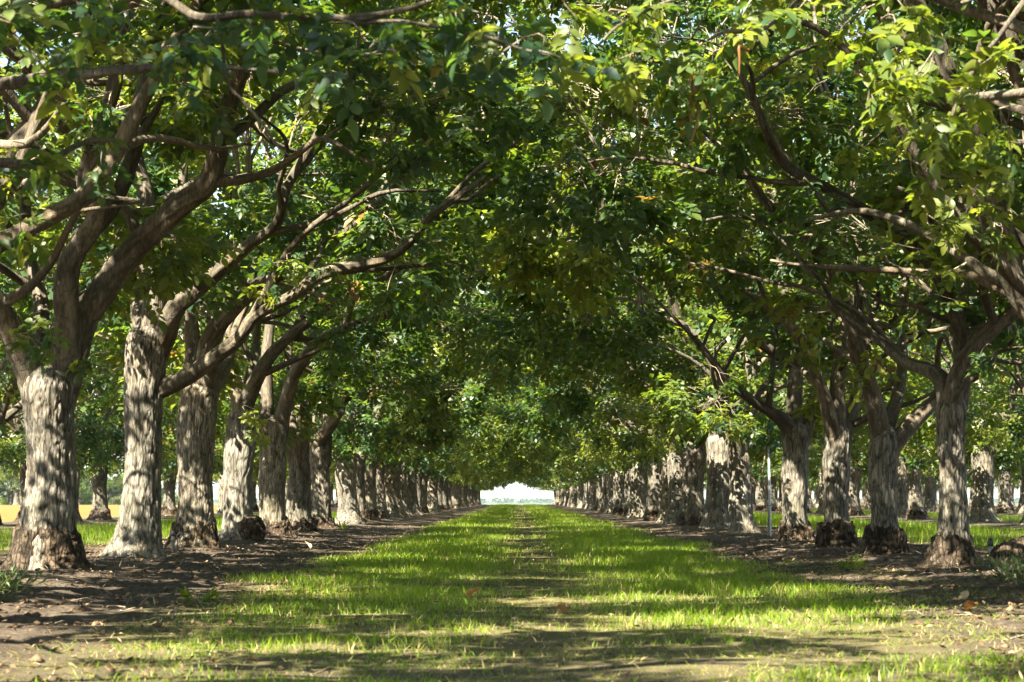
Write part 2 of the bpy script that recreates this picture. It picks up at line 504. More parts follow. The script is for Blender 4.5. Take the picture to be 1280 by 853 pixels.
# ---------------------------------------------------------------- walnut trees
# openings in the near crowns: where the photograph's sun flecks lie, the foliage on the way to the sun is thin
SUNV = np.array(to_sun)
HOLES = []
def fleck(px, py, d, rad): HOLES.append((P(px, py, d), rad))
def fleck_g(px, py, rad): fleck(px, py, FPX * CAMZ / (py - 623.0), rad * 0.6)
for px, py, d in ((52, 520, 21.7), (66, 690, 21.6), (80, 612, 21.7), (168, 545, 26.9), (164, 670, 26.8), (190, 440, 26.9), (247, 580, 31.7), (264, 660, 31.6), (288, 562, 36.6), (305, 642, 36.5),
                  (346, 640, 42), (1098, 560, 27.9), (1044, 590, 32), (990, 465, 36.6), (918, 650, 45.4), (210, 270, 21.5), (1150, 515, 27.9), (1178, 620, 23.4)):
    fleck(px, py, d, 0.16)
for px, py, rad in ((230, 762, .4), (300, 766, .5), (380, 762, .5), (140, 712, .35), (420, 735, .5), (480, 745, .5), (650, 752, .5), (720, 750, .4), (330, 792, .4), 
                    (1000, 745, .5), (1080, 740, .5), (1160, 718, .4), (1100, 828, .5), (1040, 832, .4), (560, 812, .4), (250, 800, .4), (700, 838, .4), (60, 770, .3), (460, 716, .4), (600, 722, .5), (740, 722, .5), (880, 745, .5), (620, 690, .5), (560, 668, .6), (700, 664, .6), (440, 672, .4), (870, 672, .4), (850, 770, .4), (340, 708, .4), (430, 700, .4), (900, 715, .4),
                    (560, 700, .5), (690, 705, .5), (780, 690, .5), (500, 685, .5), (640, 675, .6), (270, 730, .4), (1120, 760, .4)):
    fleck_g(px, py, rad)
for px, py, d, rad in ((1180, 140, 12.5, .75), (1120, 90, 12.5, .6), (1235, 190, 12.5, .6), (885, 75, 12.1, .5), (750, 60, 11.7, .4), (50, 70, 10, .4), (240, 70, 10.5, .3), (345, 345, 25.8, .6), (320, 530, 36.2, .4),
                       (1265, 90, 17.8, .5), (1210, 290, 17.3, .6), (40, 220, 15.7, .5), (490, 240, 31, .5), (470, 300, 31, .5), (905, 480, 35.5, .6), (400, 180, 26, .6)):
    fleck(px, py, d, rad * 0.95)
HP = np.array([h[0] for h in HOLES]); HR = np.array([h[1] for h in HOLES])
def in_fleck(Q):
    D = Q[:, None, :] - HP[None]
    t = D @ SUNV
    dist = np.linalg.norm(D - t[:, :, None] * SUNV, axis=2)
    return ((t > 0.45) & (dist < HR[None] + 0.12)).any(1)
def twig_tubes(A, B, r0, r1, r, sag=0.12):
    """thin four-sided arched twigs from the points A to the points B, in one go"""
    n = len(A); K = 4
    t = np.linspace(0, 1, K)
    mid = (A + B) / 2 + np.array([0, 0, 1.0]) * (np.linalg.norm(B - A, axis=1) * sag)[:, None] + r.normal(0, 0.08, (n, 3))
    C = ((1 - t) ** 2)[None, :, None] * A[:, None] + (2 * t * (1 - t))[None, :, None] * mid[:, None] + (t ** 2)[None, :, None] * B[:, None]
    D = B - A; D /= np.linalg.norm(D, axis=1)[:, None] + 1e-9
    X = np.cross(D, np.array([0.3, 0.2, 1.0])); X /= np.linalg.norm(X, axis=1)[:, None] + 1e-9
    Y = np.cross(D, X)
    R = r0[:, None] * (1 - t) + r1 * t
    th = np.arange(3) * np.pi / 1.5
    off = X[:, None, None, :] * np.cos(th)[None, None, :, None] + Y[:, None, None, :] * np.sin(th)[None, None, :, None]
    V = C[:, :, None, :] + off * R[:, :, None, None]
    V = V.reshape(-1, 3)
    a, b = np.meshgrid(np.arange(K - 1), np.arange(3), indexing='ij')
    f = np.stack([a * 3 + b, a * 3 + (b + 1) % 3, (a + 1) * 3 + (b + 1) % 3, (a + 1) * 3 + b], -1).reshape(-1, 4)
    F = (f[None] + (np.arange(n) * K * 3)[:, None, None]).reshape(-1, 4)
    return V, [F], np.full(len(V), 0.7) + np.repeat(r.uniform(-0.25, 0.2, n), K * 3)

def limb_tube(pts, r0, r1, seed, A=20, per=7, amp=0.018, rb=0.0):
    C = crm(pts, per)
    n = len(C)
    t = np.linspace(0, 1, n)
    R = r0 * (1 - t) + r1 * t
    Ls = np.concatenate([[0], np.cumsum(np.linalg.norm(np.diff(C, axis=0), axis=1))])
    R = R + max(0, rb - r0) * np.exp(-(Ls / 0.95) ** 2)          # swollen where it leaves the trunk
    # crooked growth: small bends
    C = C + (np.stack([noise(C * 1.6 + 11 * k, seed + k) for k in range(3)], 1) - 0.5) * (0.16 * np.minimum(1, t * 4))[:, None]
    return C, R, tube(C, R, A, amp=amp, k=18, sq=0.16, seed=seed)

def build_tree(seed, r_mid, crotch, limbs=None, side=1, zb=3.0, top=10.8, rx_in=5.4, rx_out=3.6, ry=1.55, n_bough=19, bough_r=0.9, clus=15,
               leaves=15, fine=False, trunk_res=(44, 50), furrow=0.02, collar=0.45, collar_out=1.0, flare=0.6, skirt=0.12, lobes=0.12,
               alley_lift=0.0, burl=None, limb_A=14, at_world=None):
    """meshes of one tree around its base: trunk, root_collar, each limb, twigs, crown. side is the direction of the alley (+1: +x)"""
    r = np.random.default_rng(seed)
    crotch = np.asarray(crotch, float)
    H = crotch[2]
    out = {}
    # trunk
    n = trunk_res[1]
    z = np.linspace(-0.15, H - 0.02, n)
    t = np.clip(z / H, 0, 1)
    bend = 0.05 * np.sin(t * 5 + seed) * t * (1 - t) * 2
    C = np.stack([crotch[0] * t ** 1.15 + bend, crotch[1] * t ** 1.15 + bend * 0.6, z], 1)
    R = r_mid * (1 + flare * np.exp(-np.maximum(z, 0) / 0.20) + 0.10 * np.exp(-((t - 1) / 0.18) ** 2) + 0.05 * np.sin(t * 9 + seed))
    top_t = np.clip((z - (H - 0.30)) / 0.28, 0, 1)
    R = R * np.sqrt(np.maximum(1 - top_t ** 2, 0.05))
    out['trunk'] = mk('trunk', *(lambda q: (q[0], q[1], M_BARK, q[2]))(tube(C, R, trunk_res[0], amp=furrow, k=25 if trunk_res[0] > 80 else 18, sq=0.19, seed=seed, lobes=lobes)), smooth=True)
    # rough rootstock collar under the graft line
    if collar > 0:
        nz = max(10, int(trunk_res[1] * 0.4))
        zc = np.linspace(-0.15, collar, nz)
        tc = np.clip(zc / H, 0, 1)
        bc = 0.05 * np.sin(tc * 5 + seed) * tc * (1 - tc) * 2
        Cc = np.stack([crotch[0] * tc ** 1.15 + bc, crotch[1] * tc ** 1.15 + bc * 0.6, zc], 1)
        Rc = r_mid * (1 + flare * np.exp(-np.maximum(zc, 0) / 0.20)) + 0.05 * collar_out
        s_ = np.clip((zc - (collar - 0.09)) / 0.09, 0, 1)
        Rc = Rc - s_ ** 2 * (0.075 * collar_out + 0.02)
        V, F, a = tube(Cc, Rc, trunk_res[0], amp=furrow * 2.1, k=13, sq=0.45, seed=seed + 40, lobes=lobes * 1.3, cap=False)
        rag = (noise(V * np.array([9, 9, 0.2]), seed + 8) - 0.5) * 0.16 + (noise(V * np.array([30, 30, 0.2]), seed + 9) - 0.5) * 0.07
        V[:, 2] += rag * sstep(collar - 0.2, collar, V[:, 2])
        out['root_collar'] = mk('root_collar', V, F, M_COLLAR, a, smooth=True)
    if burl is not None:
        bx, by, bz, br = burl
        u = np.linspace(0, np.pi, 26); 
        Cb = np.stack([np.full(26, bx), np.full(26, by), bz - br * np.cos(u)], 1)
        V, F, a = tube(Cb, br * np.maximum(np.sin(u), 0.03), 36, amp=0.06, k=11, sq=1.0, seed=seed + 77)
        out['burl'] = mk('burl', V, F, M_COLLAR, a, smooth=True)
    # limbs
    lims = []
    sk, skr = [], []
    if limbs is None:
        limbs = []
        k = r.integers(4, 6)
        a0 = r.uniform(0, 6.28)
        for i in range(k):
            az = a0 + i * 2 * np.pi / k + r.uniform(-0.35, 0.35)
            reach = r.uniform(2.2, 3.6); rise = r.uniform(3.2, 6.5)
            d = np.array([math.cos(az), 0.75 * math.sin(az), 0])
            c0 = crotch + d * r_mid * 0.25 + np.array([0, 0, -0.18])
            p = [c0, c0 + d * 0.3 * r.uniform(0.8, 1.2) + np.array([0, 0, 0.45]),
                 c0 + d * reach * 0.42 + np.array([0, 0, rise * 0.36]),
                 c0 + d * reach * 0.75 + np.array([0, 0, rise * 0.68]),
                 c0 + d * reach * 1.0 + np.array([0, 0, rise])]
            p = [p[0]] + [q + r.normal(0, 0.16, 3) for q in p[1:]]
            limbs.append((p, r_mid * r.uniform(0.46, 0.62), 0.045))
    for i, (p, r0, r1) in enumerate(limbs):
        fused = np.linalg.norm(np.asarray(p[0]) - crotch) < 0.45
        if fused:                                  # grow out of the trunk from inside it
            zt = H - 0.62
            p = [np.array([crotch[0] * (zt / H) ** 1.15, crotch[1] * (zt / H) ** 1.15, zt])] + list(p)
        Cl, Rl, tb = limb_tube(np.asarray(p), r0, r1, seed * 3 + i, A=limb_A, per=8 if fine else 6, rb=r_mid * 0.8 if fused else 0)
        parts = [tb]
        sk.append(Cl[2:]); skr.append(Rl[2:])
        # side branches off the limb
        m = len(Cl)
        for b in range(r.integers(3, 6)):
            q = int(m * r.uniform(0.35, 1.0)) - 1
            st = Cl[q]
            az = r.uniform(0, 6.28)
            out_d = st - np.array([crotch[0], crotch[1], st[2]])
            out_d = out_d / (np.linalg.norm(out_d) + 1e-6)
            d = np.array([math.cos(az), math.sin(az), 0]) * 0.8 + out_d * 0.6
            d = d / np.linalg.norm(d)
            ln = r.uniform(1.2, 2.8)
            up = r.uniform(0.1, 0.9) if st[2] < 5 else r.uniform(-0.25, 0.8)
            pp = [st, st + d * ln * 0.35 + np.array([0, 0, up * ln * 0.45]), st + d * ln * 0.7 + np.array([0, 0, up * ln * 0.75]), st + d * ln + np.array([0, 0, up * ln * 0.85])]
            pp = [pp[0]] + [w + r.normal(0, 0.09, 3) for w in pp[1:]]
            Cb, Rb, tb2 = limb_tube(np.asarray(pp), min(Rl[q] * 0.62, 0.06), 0.014, seed * 5 + i * 9 + b, A=8, per=4, amp=0.006)
            parts.append(tb2)
            sk.append(Cb[1:]); skr.append(Rb[1:])
        V, F, a = join(parts)
        lims.append(mk('limb', V, F, M_LIMB, a, smooth=True))
    out['limbs'] = lims
    sk = np.concatenate(sk); skr = np.concatenate(skr)
    # boughs: separate leafy masses with open air between them, each on its own branch off a limb
    nb = n_bough
    cand = []
    while len(cand) < nb * 14:
        q = r.uniform(-1, 1, (400, 3))
        u, v, w = q[:, 0], q[:, 1], (q[:, 2] + 1) / 2
        wid = np.sqrt(np.clip(1 - np.clip((w - 0.3) / 0.78, 0, 1) ** 2.0, 0, 1)) * (0.82 + 0.18 * np.clip(w / 0.2, 0, 1))
        rr = np.sqrt(u * u + v * v) / (wid + 1e-6)
        x = np.where(u * side > 0, u * rx_in, u * rx_out)
        y = v * ry
        low = zb + alley_lift * np.clip(u * side, 0, 1)
        zz = low + w * (top - low)
        keep = (rr < 1) & (r.uniform(0, 1, 400) < 0.2 + 0.8 * np.clip(rr, 0, 1) ** 1.5 + 0.4 * (w > 0.8))
        P3 = np.stack([x, y, zz], 1)
        sk_ = (r.uniform(0, 1, 400) < skirt) & (w < 0.3)
        P3[sk_, 2] -= r.uniform(0.3, 1.2, sk_.sum())
        cand += list(P3[keep])
    cand = np.array(cand)
    cand[:, 2] = np.maximum(cand[:, 2], min(2.6, zb + 0.1))
    Bc = [cand[0]]
    dm = np.full(len(cand), 1e9)
    for _ in range(nb - 1):                    # spread them out
        dd = ((cand - Bc[-1]) * np.array([1, 1, 1.35]))
        dm = np.minimum(dm, (dd ** 2).sum(1))
        Bc.append(cand[int((dm * r.uniform(0.35, 1, len(dm))).argmax())])
    Bc = np.array(Bc)
    Br = r.uniform(0.7, 1.2, nb) * bough_r
    D2 = ((Bc[:, None, :] - sk[None]) ** 2).sum(2) + 1.5 * np.maximum(sk[None, :, 2] - Bc[:, None, 2], 0) ** 2
    j = np.array([np.argsort(d_)[r.integers(0, 5)] for d_ in D2])
    A0 = sk[j]
    bparts = []
    bm = []
    for i in range(nb):
        L_ = np.linalg.norm(Bc[i] - A0[i])
        mid = (A0[i] + Bc[i]) / 2 + np.array([0, 0, 0.12 * L_]) + r.normal(0, 0.09 * L_, 3)
        pts_ = crm([A0[i], mid, Bc[i]], 4)
        bm.append(pts_)
        bparts.append(tube(pts_, np.linspace(min(skr[j[i]] * 0.7, 0.034), 0.009, len(pts_)), 6, amp=0.003, seed=seed + i))
    # clusters in each bough, on twigs from the last half of its branch
    per = np.maximum(4, r.poisson(clus * (Br / bough_r) ** 2, nb))
    bo = np.repeat(np.arange(nb), per)
    n_clus = len(bo)
    dv = r.normal(0, 1, (n_clus, 3)); dv /= np.linalg.norm(dv, axis=1)[:, None]
    Cc = Bc[bo] + dv * (Br[bo] * r.uniform(0.25, 1, n_clus) ** 0.6)[:, None] * np.array([1, 1, 0.62])
    Cc[:, 2] = np.maximum(Cc[:, 2], 2.05)
    if at_world is not None:
        k_ = ~in_fleck(Cc + np.asarray(at_world))
        bo, Cc = bo[k_], Cc[k_]
        n_clus = len(bo)
    bmA = np.array(bm)
    A1 = bmA[bo, r.integers(3, bmA.shape[1], n_clus)]
    tw = twig_tubes(A1, Cc, np.full(n_clus, 0.009), 0.004, r)
    o = Cc - A1
    ol = np.linalg.norm(o, axis=1)[:, None] + 1e-6
    o = o / ol
    k2 = 3
    rep = np.repeat(np.arange(n_clus), k2)
    dirs = o[rep] * 0.7 + r.normal(0, 0.7, (len(rep), 3)); dirs[:, 2] = dirs[:, 2] * 0.55 - 0.08
    dirs /= np.linalg.norm(dirs, axis=1)[:, None]
    B1 = Cc[rep] + dirs * r.uniform(0.25, 0.5, len(rep))[:, None]
    tw2 = twig_tubes(Cc[rep] - o[rep] * np.minimum(0.2, ol[rep]), B1, np.full(len(rep), 0.006), 0.003, r, sag=0.05)
    V, F, a = join(bparts + [tw] + ([tw2] if fine else []))
    out['twigs'] = mk('twigs', V, F, M_TWIG, a, smooth=True)
    # leaves along the side twigs and at their ends
    nl = r.poisson(leaves / k2, len(rep))
    own = np.repeat(np.arange(len(rep)), nl)
    tt = r.uniform(0.25, 1.05, len(own)) ** 0.7
    pos = Cc[rep][own] * (1 - tt)[:, None] + B1[own] * tt[:, None] + r.normal(0, 0.05, (len(own), 3))
    T = dirs[own] * 0.6 + r.normal(0, 0.6, (len(own), 3)); T[:, 2] = T[:, 2] * 0.5 - 0.28
    base = r.beta(2.0, 2.2, nb)[bo] * 0.95
    rnd = np.clip(base[rep[own]] * 0.6 + r.beta(2, 2.4, len(own)) * 0.45, 0, 0.93)
    odd = r.uniform(0, 1, len(own)) < 0.006
    rnd[odd] = 0.97
    sc = r.uniform(0.8, 1.25, len(own))
    if not fine: sc = sc * 1.18
    V, F, a = leaves_mesh(pos, T, sc, rnd, TF if fine else TC, r)
    out['crown'] = mk('crown', V, F, M_LEAF, a)
    return out

def place(tree, x, y, rz, sc, label, group):
    root = empty('walnut_tree', (x, y, float(gz(np.array([x]), np.array([y]))[0]) - 0.02), rz, sc)
    tag(root, label, 'tree', group)
    link('trunk', tree['trunk'], root)
    if 'root_collar' in tree: link('root_collar', tree['root_collar'], root)
    if 'burl' in tree: link('burl', tree['burl'], root)
    for me in tree['limbs']: link('limb', me, root)
    tag(link('twigs', tree['twigs'], root), kind='stuff')
    tag(link('crown', tree['crown'], root), kind='stuff')
    return root

ORD = ['first', 'second', 'third', 'fourth', 'fifth', 'sixth', 'seventh', 'eighth', 'ninth', 'tenth', 'eleventh', 'twelfth',
       'thirteenth', 'fourteenth', 'fifteenth', 'sixteenth', 'seventeenth', 'eighteenth', 'nineteenth', 'twentieth']
GL, GR = 'walnut trees of the row along the left of the grass alley', 'walnut trees of the row along the right of the grass alley'

# the near trees, each with its own trunk and limbs:
# base px, depth, trunk radius, crotch px, limbs [(px, py, depth offset)...], r0, r1; label; options
NEAR = [
 ('L', 60, 21.94, 0.262, (62, 452), [
    ([(78, 470, 0), (90, 420, -.1), (86, 330, -.3), (116, 270, -.4), (110, 225, -.5), (122, 170, -.6), (150, 60, -.8), (160, -60, -.9)], .15, .06),
    ([(100, 300, -.35), (138, 262, -.3), (172, 180, 0), (180, 100, .3), (200, 0, .5)], .10, .05),
    ([(88, 455, .05), (110, 388, .1), (152, 328, .1), (212, 262, 0), (257, 226, -.2), (282, 150, -.4), (298, 80, -.5), (300, -20, -.5)], .17, .07),
    ([(45, 470, 0), (22, 425, -.2), (0, 385, -.4), (-40, 320, -.6)], .13, .08),
    ([(62, 470, .1), (50, 380, 1.2), (30, 250, 2), (40, 80, 2.6)], .11, .05)],
  'nearest full walnut trunk of the left row, with dark ragged base and forked limbs', dict(collar=.43, zb=4.0, flare=.62)),
 ('L', 172, 27.1, 0.25, (188, 400), [
    ([(189, 425, 0), (187, 350, 0), (180, 270, .1), (175, 180, .2), (185, 60, .3)], .17, .08),
    ([(198, 430, 0), (225, 378, -.3), (262, 345, -.5), (312, 305, -.8), (345, 278, -1), (372, 215, -1), (402, 155, -1.2)], .12, .05),
    ([(196, 490, 0), (250, 462, -.3), (290, 425, -.5), (325, 392, -.6), (390, 350, -.8), (480, 320, -.9), (550, 265, -1), (610, 225, -1)], .11, .04),
    ([(182, 430, .1), (160, 340, .8), (120, 240, 1.5), (110, 120, 2)], .1, .05)],
  'pale leaning walnut tree second in the left row, without a dark base', dict(collar=0, zb=3.9, flare=.75, lobes=.2)),
 ('L', 243, 31.9, 0.28, (250, 470), [
    ([(252, 495, 0), (262, 430, -.2), (300, 378, -.4), (360, 330, -.6), (430, 292, -.8), (482, 240, -.9), (520, 190, -1), (548, 120, -1.1)], .17, .05),
    ([(244, 492, 0), (238, 400, .3), (225, 300, .5), (230, 150, .6)], .14, .06),
    ([(258, 490, .1), (285, 440, .9), (310, 360, 1.5), (330, 260, 1.8)], .1, .05)],
  'walnut tree third in the left row, wide lumpy base behind a short post', dict(collar=.42, collar_out=.5, zb=3.7, flare=.65)),
 ('L', 297, 36.8, 0.262, (303, 505), [
    ([(304, 530, 0), (320, 470, -.2), (352, 430, -.3), (400, 385, -.5), (450, 365, -.5), (500, 335, -.6)], .15, .05),
    ([(298, 525, 0), (286, 440, .3), (290, 330, .5), (310, 200, .5)], .14, .06),
    ([(303, 525, .1), (318, 440, .8), (340, 330, 1.2), (350, 220, 1.5)], .1, .05)],
  'walnut tree fourth in the left row, black burl at its foot', dict(collar=0, zb=3.5, flare=.45, burl=(.27, -.2, .2, .24))),
 ('L', 342, 42.2, 0.27, (340, 520), [
    ([(345, 545, 0), (365, 475, -.2), (395, 428, -.4), (440, 408, -.5), (480, 395, -.6), (520, 360, -.6)], .16, .05),
    ([(336, 540, 0), (335, 440, .4), (345, 300, .5), (360, 200, .5)], .14, .06)],
  'walnut tree fifth in the left row, limb bending out over the dirt', dict(collar=.35, zb=3.1)),
 ('L', 375, 47.4, 0.26, (372, 545), [
    ([(375, 565, 0), (386, 500, -.2), (405, 455, -.3), (430, 400, -.4), (445, 330, -.5)], .15, .05),
    ([(368, 560, 0), (360, 470, .5), (365, 350, .6), (380, 240, .7)], .13, .06)],
  'walnut tree sixth in the left row, half hidden between two pale trunks', dict(collar=.3, zb=3.2)),
 ('L', 400, 52.1, 0.265, (398, 552), [
    ([(392, 575, 0), (412, 532, -.3), (435, 485, -.5), (452, 430, -.7), (472, 395, -.8), (505, 368, -.9), (535, 335, -1)], .2, .05),
    ([(452, 432, -.7), (490, 425, -.8), (530, 405, -.9)], .07, .03),
    ([(403, 572, 0), (412, 490, .4), (420, 400, .6), (425, 300, .7)], .13, .06)],
  'walnut tree seventh in the left row, thick limb sweeping up to the alley', dict(collar=.25, zb=3.1)),
 ('R', 1188, 23.6, 0.158, (1190, 485), [
    ([(1196, 510, 0), (1212, 455, -.2), (1240, 415, -.3), (1262, 395, -.3), (1310, 340, -.4)], .115, .07),
    ([(1184, 505, 0), (1168, 465, .2), (1130, 448, .5), (1090, 425, .6), (1040, 380, .7)], .085, .04),
    ([(1190, 505, 0), (1200, 430, .2), (1176, 350, -.3), (1122, 292, -.8), (1052, 252, -1.2), (986, 207, -1.5), (950, 150, -1.7), (930, 95, -1.8)], .09, .035),
    ([(1200, 450, .2), (1205, 330, .8), (1190, 200, 1.2)], .07, .04)],
  'nearest full walnut trunk of the right row, slim and straight with black flared foot', dict(collar=.36, zb=4.0, flare=.95, lobes=.16)),
 ('R', 1103, 28.1, 0.185, (1107, 528), [
    ([(1100, 550, 0), (1087, 490, -.2), (1072, 440, -.3), (1058, 388, -.4), (1020, 318, -.6), (976, 272, -.8), (951, 242, -1), (915, 180, -1.1)], .135, .04),
    ([(1112, 560, 0), (1150, 515, .2), (1178, 490, .4), (1205, 455, .6), (1240, 395, .7)], .11, .06),
    ([(1074, 450, -.3), (1078, 360, 0), (1068, 280, .1), (1075, 180, .2)], .08, .04),
    ([(1104, 550, .1), (1130, 440, 1.0), (1135, 320, 1.6)], .09, .05)],
  'walnut tree second in the right row, widely forked above a black swollen base', dict(collar=.40, collar_out=1.7, zb=3.7, flare=.35)),
 ('R', 1045, 32.2, 0.20, (1047, 525), [
    ([(1047, 550, 0), (1050, 470, 0), (1062, 400, .2), (1070, 330, .3), (1060, 190, .4)], .14, .06),
    ([(1042, 545, 0), (1025, 480, -.3), (1002, 430, -.5), (955, 385, -.6), (910, 360, -.7)], .1, .04),
    ([(1050, 545, .1), (1080, 460, .8), (1095, 370, 1.2)], .1, .05)],
  'walnut tree third in the right row, sun-patched trunk above a broad black base', dict(collar=.42, collar_out=1.7, zb=3.9, flare=.35)),
 ('R', 995, 36.8, 0.225, (993, 525), [
    ([(993, 550, 0), (992, 470, 0), (990, 420, .1), (976, 330, .2), (968, 240, .3)], .17, .07),
    ([(985, 545, 0), (965, 518, -.3), (940, 500, -.5), (900, 462, -.8), (868, 420, -1)], .11, .05),
    ([(990, 455, 0), (950, 430, -.3), (925, 405, -.5), (890, 350, -.8), (865, 285, -1), (845, 235, -1.1)], .1, .04),
    ([(1000, 545, .1), (1020, 490, .4), (1036, 450, .8), (1042, 370, 1)], .12, .05)],
  'walnut tree fourth in the right row, just nearer than the grey stake', dict(collar=.36, collar_out=.9, zb=3.7, flare=.4)),
 ('R', 928, 45.6, 0.245, (922, 560), [
    ([(922, 585, 0), (910, 520, -.3), (885, 450, -.6), (850, 410, -.8), (800, 385, -.9)], .15, .05),
    ([(926, 580, 0), (940, 500, .3), (930, 400, .4), (920, 300, .5)], .14, .06)],
  'walnut tree in the right row, just beyond the grey stake, with a pale sunlit foot', dict(collar=0, zb=3.2, flare=.6)),
]
near_roots = {}
for i, (sd_, bx, d, rm, cr, lm, lab, opt) in enumerate(NEAR):
    side = 1 if sd_ == 'L' else -1
    x0 = P(bx, 600, d)[0]; rm *= 0.92
    z0 = float(gz(np.array([x0]), np.array([d]))[0]) - 0.02
    b0 = np.array([x0, d, z0])
    loc = [([P(px, py, d + dd) - b0 for px, py, dd in pts], r0, r1) for pts, r0, r1 in lm]
    hi = d < 34
    tr = build_tree(100 + i, rm, P(cr[0], cr[1], d) - b0, loc, side=side, fine=(d < 30), rx_in=5.5, n_bough=27, bough_r=0.85, alley_lift=1.2,
                    trunk_res=(120, 140) if hi else (70, 80), limb_A=24 if hi else 16, skirt=0.25, leaves=15, at_world=b0, **opt)
    near_roots[i] = place(tr, x0, d, 0, 1, lab, GL if side > 0 else GR)

# the other trees: a few kinds, copied along the rows
KH = [build_tree(300 + s, 0.25, (0.05, 0.02, 2.3), zb=5.0, alley_lift=1.0, rx_in=5.4, n_bough=9, bough_r=0.85, trunk_res=(40, 44)) for s in range(1)]
KM = [build_tree(320 + s, 0.26 + 0.02 * s, (0.08 - 0.07 * s, 0.03, 1.98 + 0.1 * s), zb=2.55, alley_lift=0.7, top=10.6, rx_in=5.4, n_bough=19, bough_r=0.82, skirt=0.2, trunk_res=(52, 56), collar=(0.4, 0.3, 0)[s], collar_out=(1, .5, 0)[s]) for s in range(3)]
KF = [build_tree(340 + s, 0.27, (0.05 - 0.06 * s, 0.02, 2.2), zb=2.3, alley_lift=0.7, top=9.5, rx_in=5.3, n_bough=17, bough_r=0.85, skirt=0.15, trunk_res=(40, 44), collar=(0.4, 0)[s]) for s in range(2)]

KO = [build_tree(360 + s, 0.25, (0.05, 0.02, 2.3), zb=2.15, alley_lift=0.2, rx_in=4.6, rx_out=4.4, n_bough=17, skirt=0.2, trunk_res=(40, 44), collar=(0.4, 0)[s]) for s in range(2)]

rt = np.random.default_rng(11)
def row(x, ys, side, kinds, labels, group, jx=0.22):
    for n, y in enumerate(ys):
        k = kinds(y)
        t = k[rt.integers(0, len(k))]
        rz = (0 if side > 0 else math.pi) + rt.uniform(-0.25, 0.25)
        place(t, x + rt.uniform(-jx, jx), y, rz, rt.uniform(0.90, 1.05), labels(n, y), group).rotation_euler = (rt.uniform(-.035, .035), rt.uniform(-.04, .04), rz)

def kinds_main(y):
    return KH if y < 21 else (KM if y < 130 else KF)

END = 258.0
ly = [-3.2, 1.8, 7]; ry_ = [-1.6, 3.4, 8.4]
row(XL, ly, 1, lambda y: KH, lambda n, y: 'walnut tree of the left row standing behind the viewpoint, shading the foreground', GL + ', behind the viewpoint')
row(XR, ry_, -1, lambda y: KH, lambda n, y: 'walnut tree of the right row standing behind the viewpoint, shading the foreground', GR + ', behind the viewpoint')
FG = {}
def fg(key, x, y, side, label, group):
    t = build_tree(400 + len(FG), 0.25, (0.05, 0.02, 2.3), side=side, zb=4.8, alley_lift=1.0, rx_in=5.6, n_bough=27, bough_r=0.85, trunk_res=(40, 44), at_world=(x, y, 0.05))
    FG[key] = place(t, x, y, 0, 1.0, label, group)
fg('L0', XL, 12.2, 1, 'foremost left walnut, its grey branch and big leaves hanging at the top', GL)
fg('L1', XL, 17.0, 1, 'walnut just nearer than the thick left trunk, only boughs showing at upper left', GL)
fg('R0', XR, 13.4, -1, 'foremost right walnut whose leaf sprays hang at the top above the alley', GR)
fg('R1', XR, 18.5, -1, 'walnut at the right edge with a bright pale limb rising to the upper corner', GR)
L_far = list(61.3 + 5.05 * np.arange(40) + rt.uniform(-0.4, 0.4, 40)); L_far = [v for v in L_far if v < END]
R_far = list(52.0 + 5.05 * np.arange(42) + rt.uniform(-0.4, 0.4, 42)); R_far = [v for v in R_far if v < END]
def lab_main(side, first):
    def f(n, y):
        if n + first < 20:
            return f'{ORD[n + first]} walnut trunk into the distance along the {side} side of the grass alley'
        return f'distant walnut tree of the {side} alley row, merging with its neighbours towards the far opening'
    return f
def split_group(G):
    return G
row(XL, L_far, 1, kinds_main, lab_main('left', 7), GL)
row(XR, R_far, -1, kinds_main, lab_main('right', 5), GR)

G2 = 'walnut trees of the outermost row on the left'
l2 = list(np.arange(1.2, END, 5.2))
n_vis = [0]
def lab_l2(n, y):
    if y < 57: return 'walnut tree of the outer left row beside the straw field, outside the frame'
    i = int((y - 57) // 5.2)
    if i < 14: return f'{ORD[i]} visible trunk of the outer left row, standing before the straw field'
    return 'walnut tree farther along the outer left row, glimpsed between the left alley trunks'
row(-13.8, l2, 1, lambda y: KO if y > 56 else KH, lab_l2, G2, 0.3)
for xr, y0, word, gw in ((13.75, 4, 'second', 'second row on the right'), (22.9, 90, 'third', 'third row on the right'), (32.1, 132, 'fourth', 'fourth row on the right'), (41.3, 172, 'fifth', 'fifth row on the right')):
    ys = [v for v in np.arange(y0, END, 5.15)]
    def lab_r(n, y, word=word, y0=y0, xr=xr):
        vis = [v for v in np.arange(y0, END, 5.15) if v > xr / 0.229]
        i = n - (len(ys) - len(vis))
        if xr < 20 and i < 0: return 'walnut tree of the second row on the right, outside the frame'
        if 0 <= i < {'second': 14, 'third': 10, 'fourth': 6}.get(word, 0): return f'{ORD[i]} trunk, from the right edge, of the {word} tree row right of the alley'
        return f'walnut tree of the {word} row from the alley on the right, glimpsed between nearer trunks'
    row(xr, ys, -1, lambda y: KH if y < 50 else (KM if y < 150 else KF), lab_r, 'walnut trees of the ' + gw, 0.3)
# another orchard block beyond the straw field
for n in range(26):
    y = 255 + n * 4.3; x = -60 - (n % 3) * 7 + n * 0.2 + rt.uniform(-2, 2)
    place(KF[n % 2], x, y, rt.uniform(0, 6.2), rt.uniform(1.0, 1.25), 'far walnut tree beyond the straw field, glimpsed low between the left trunks', 'trees of the far block beyond the straw field')

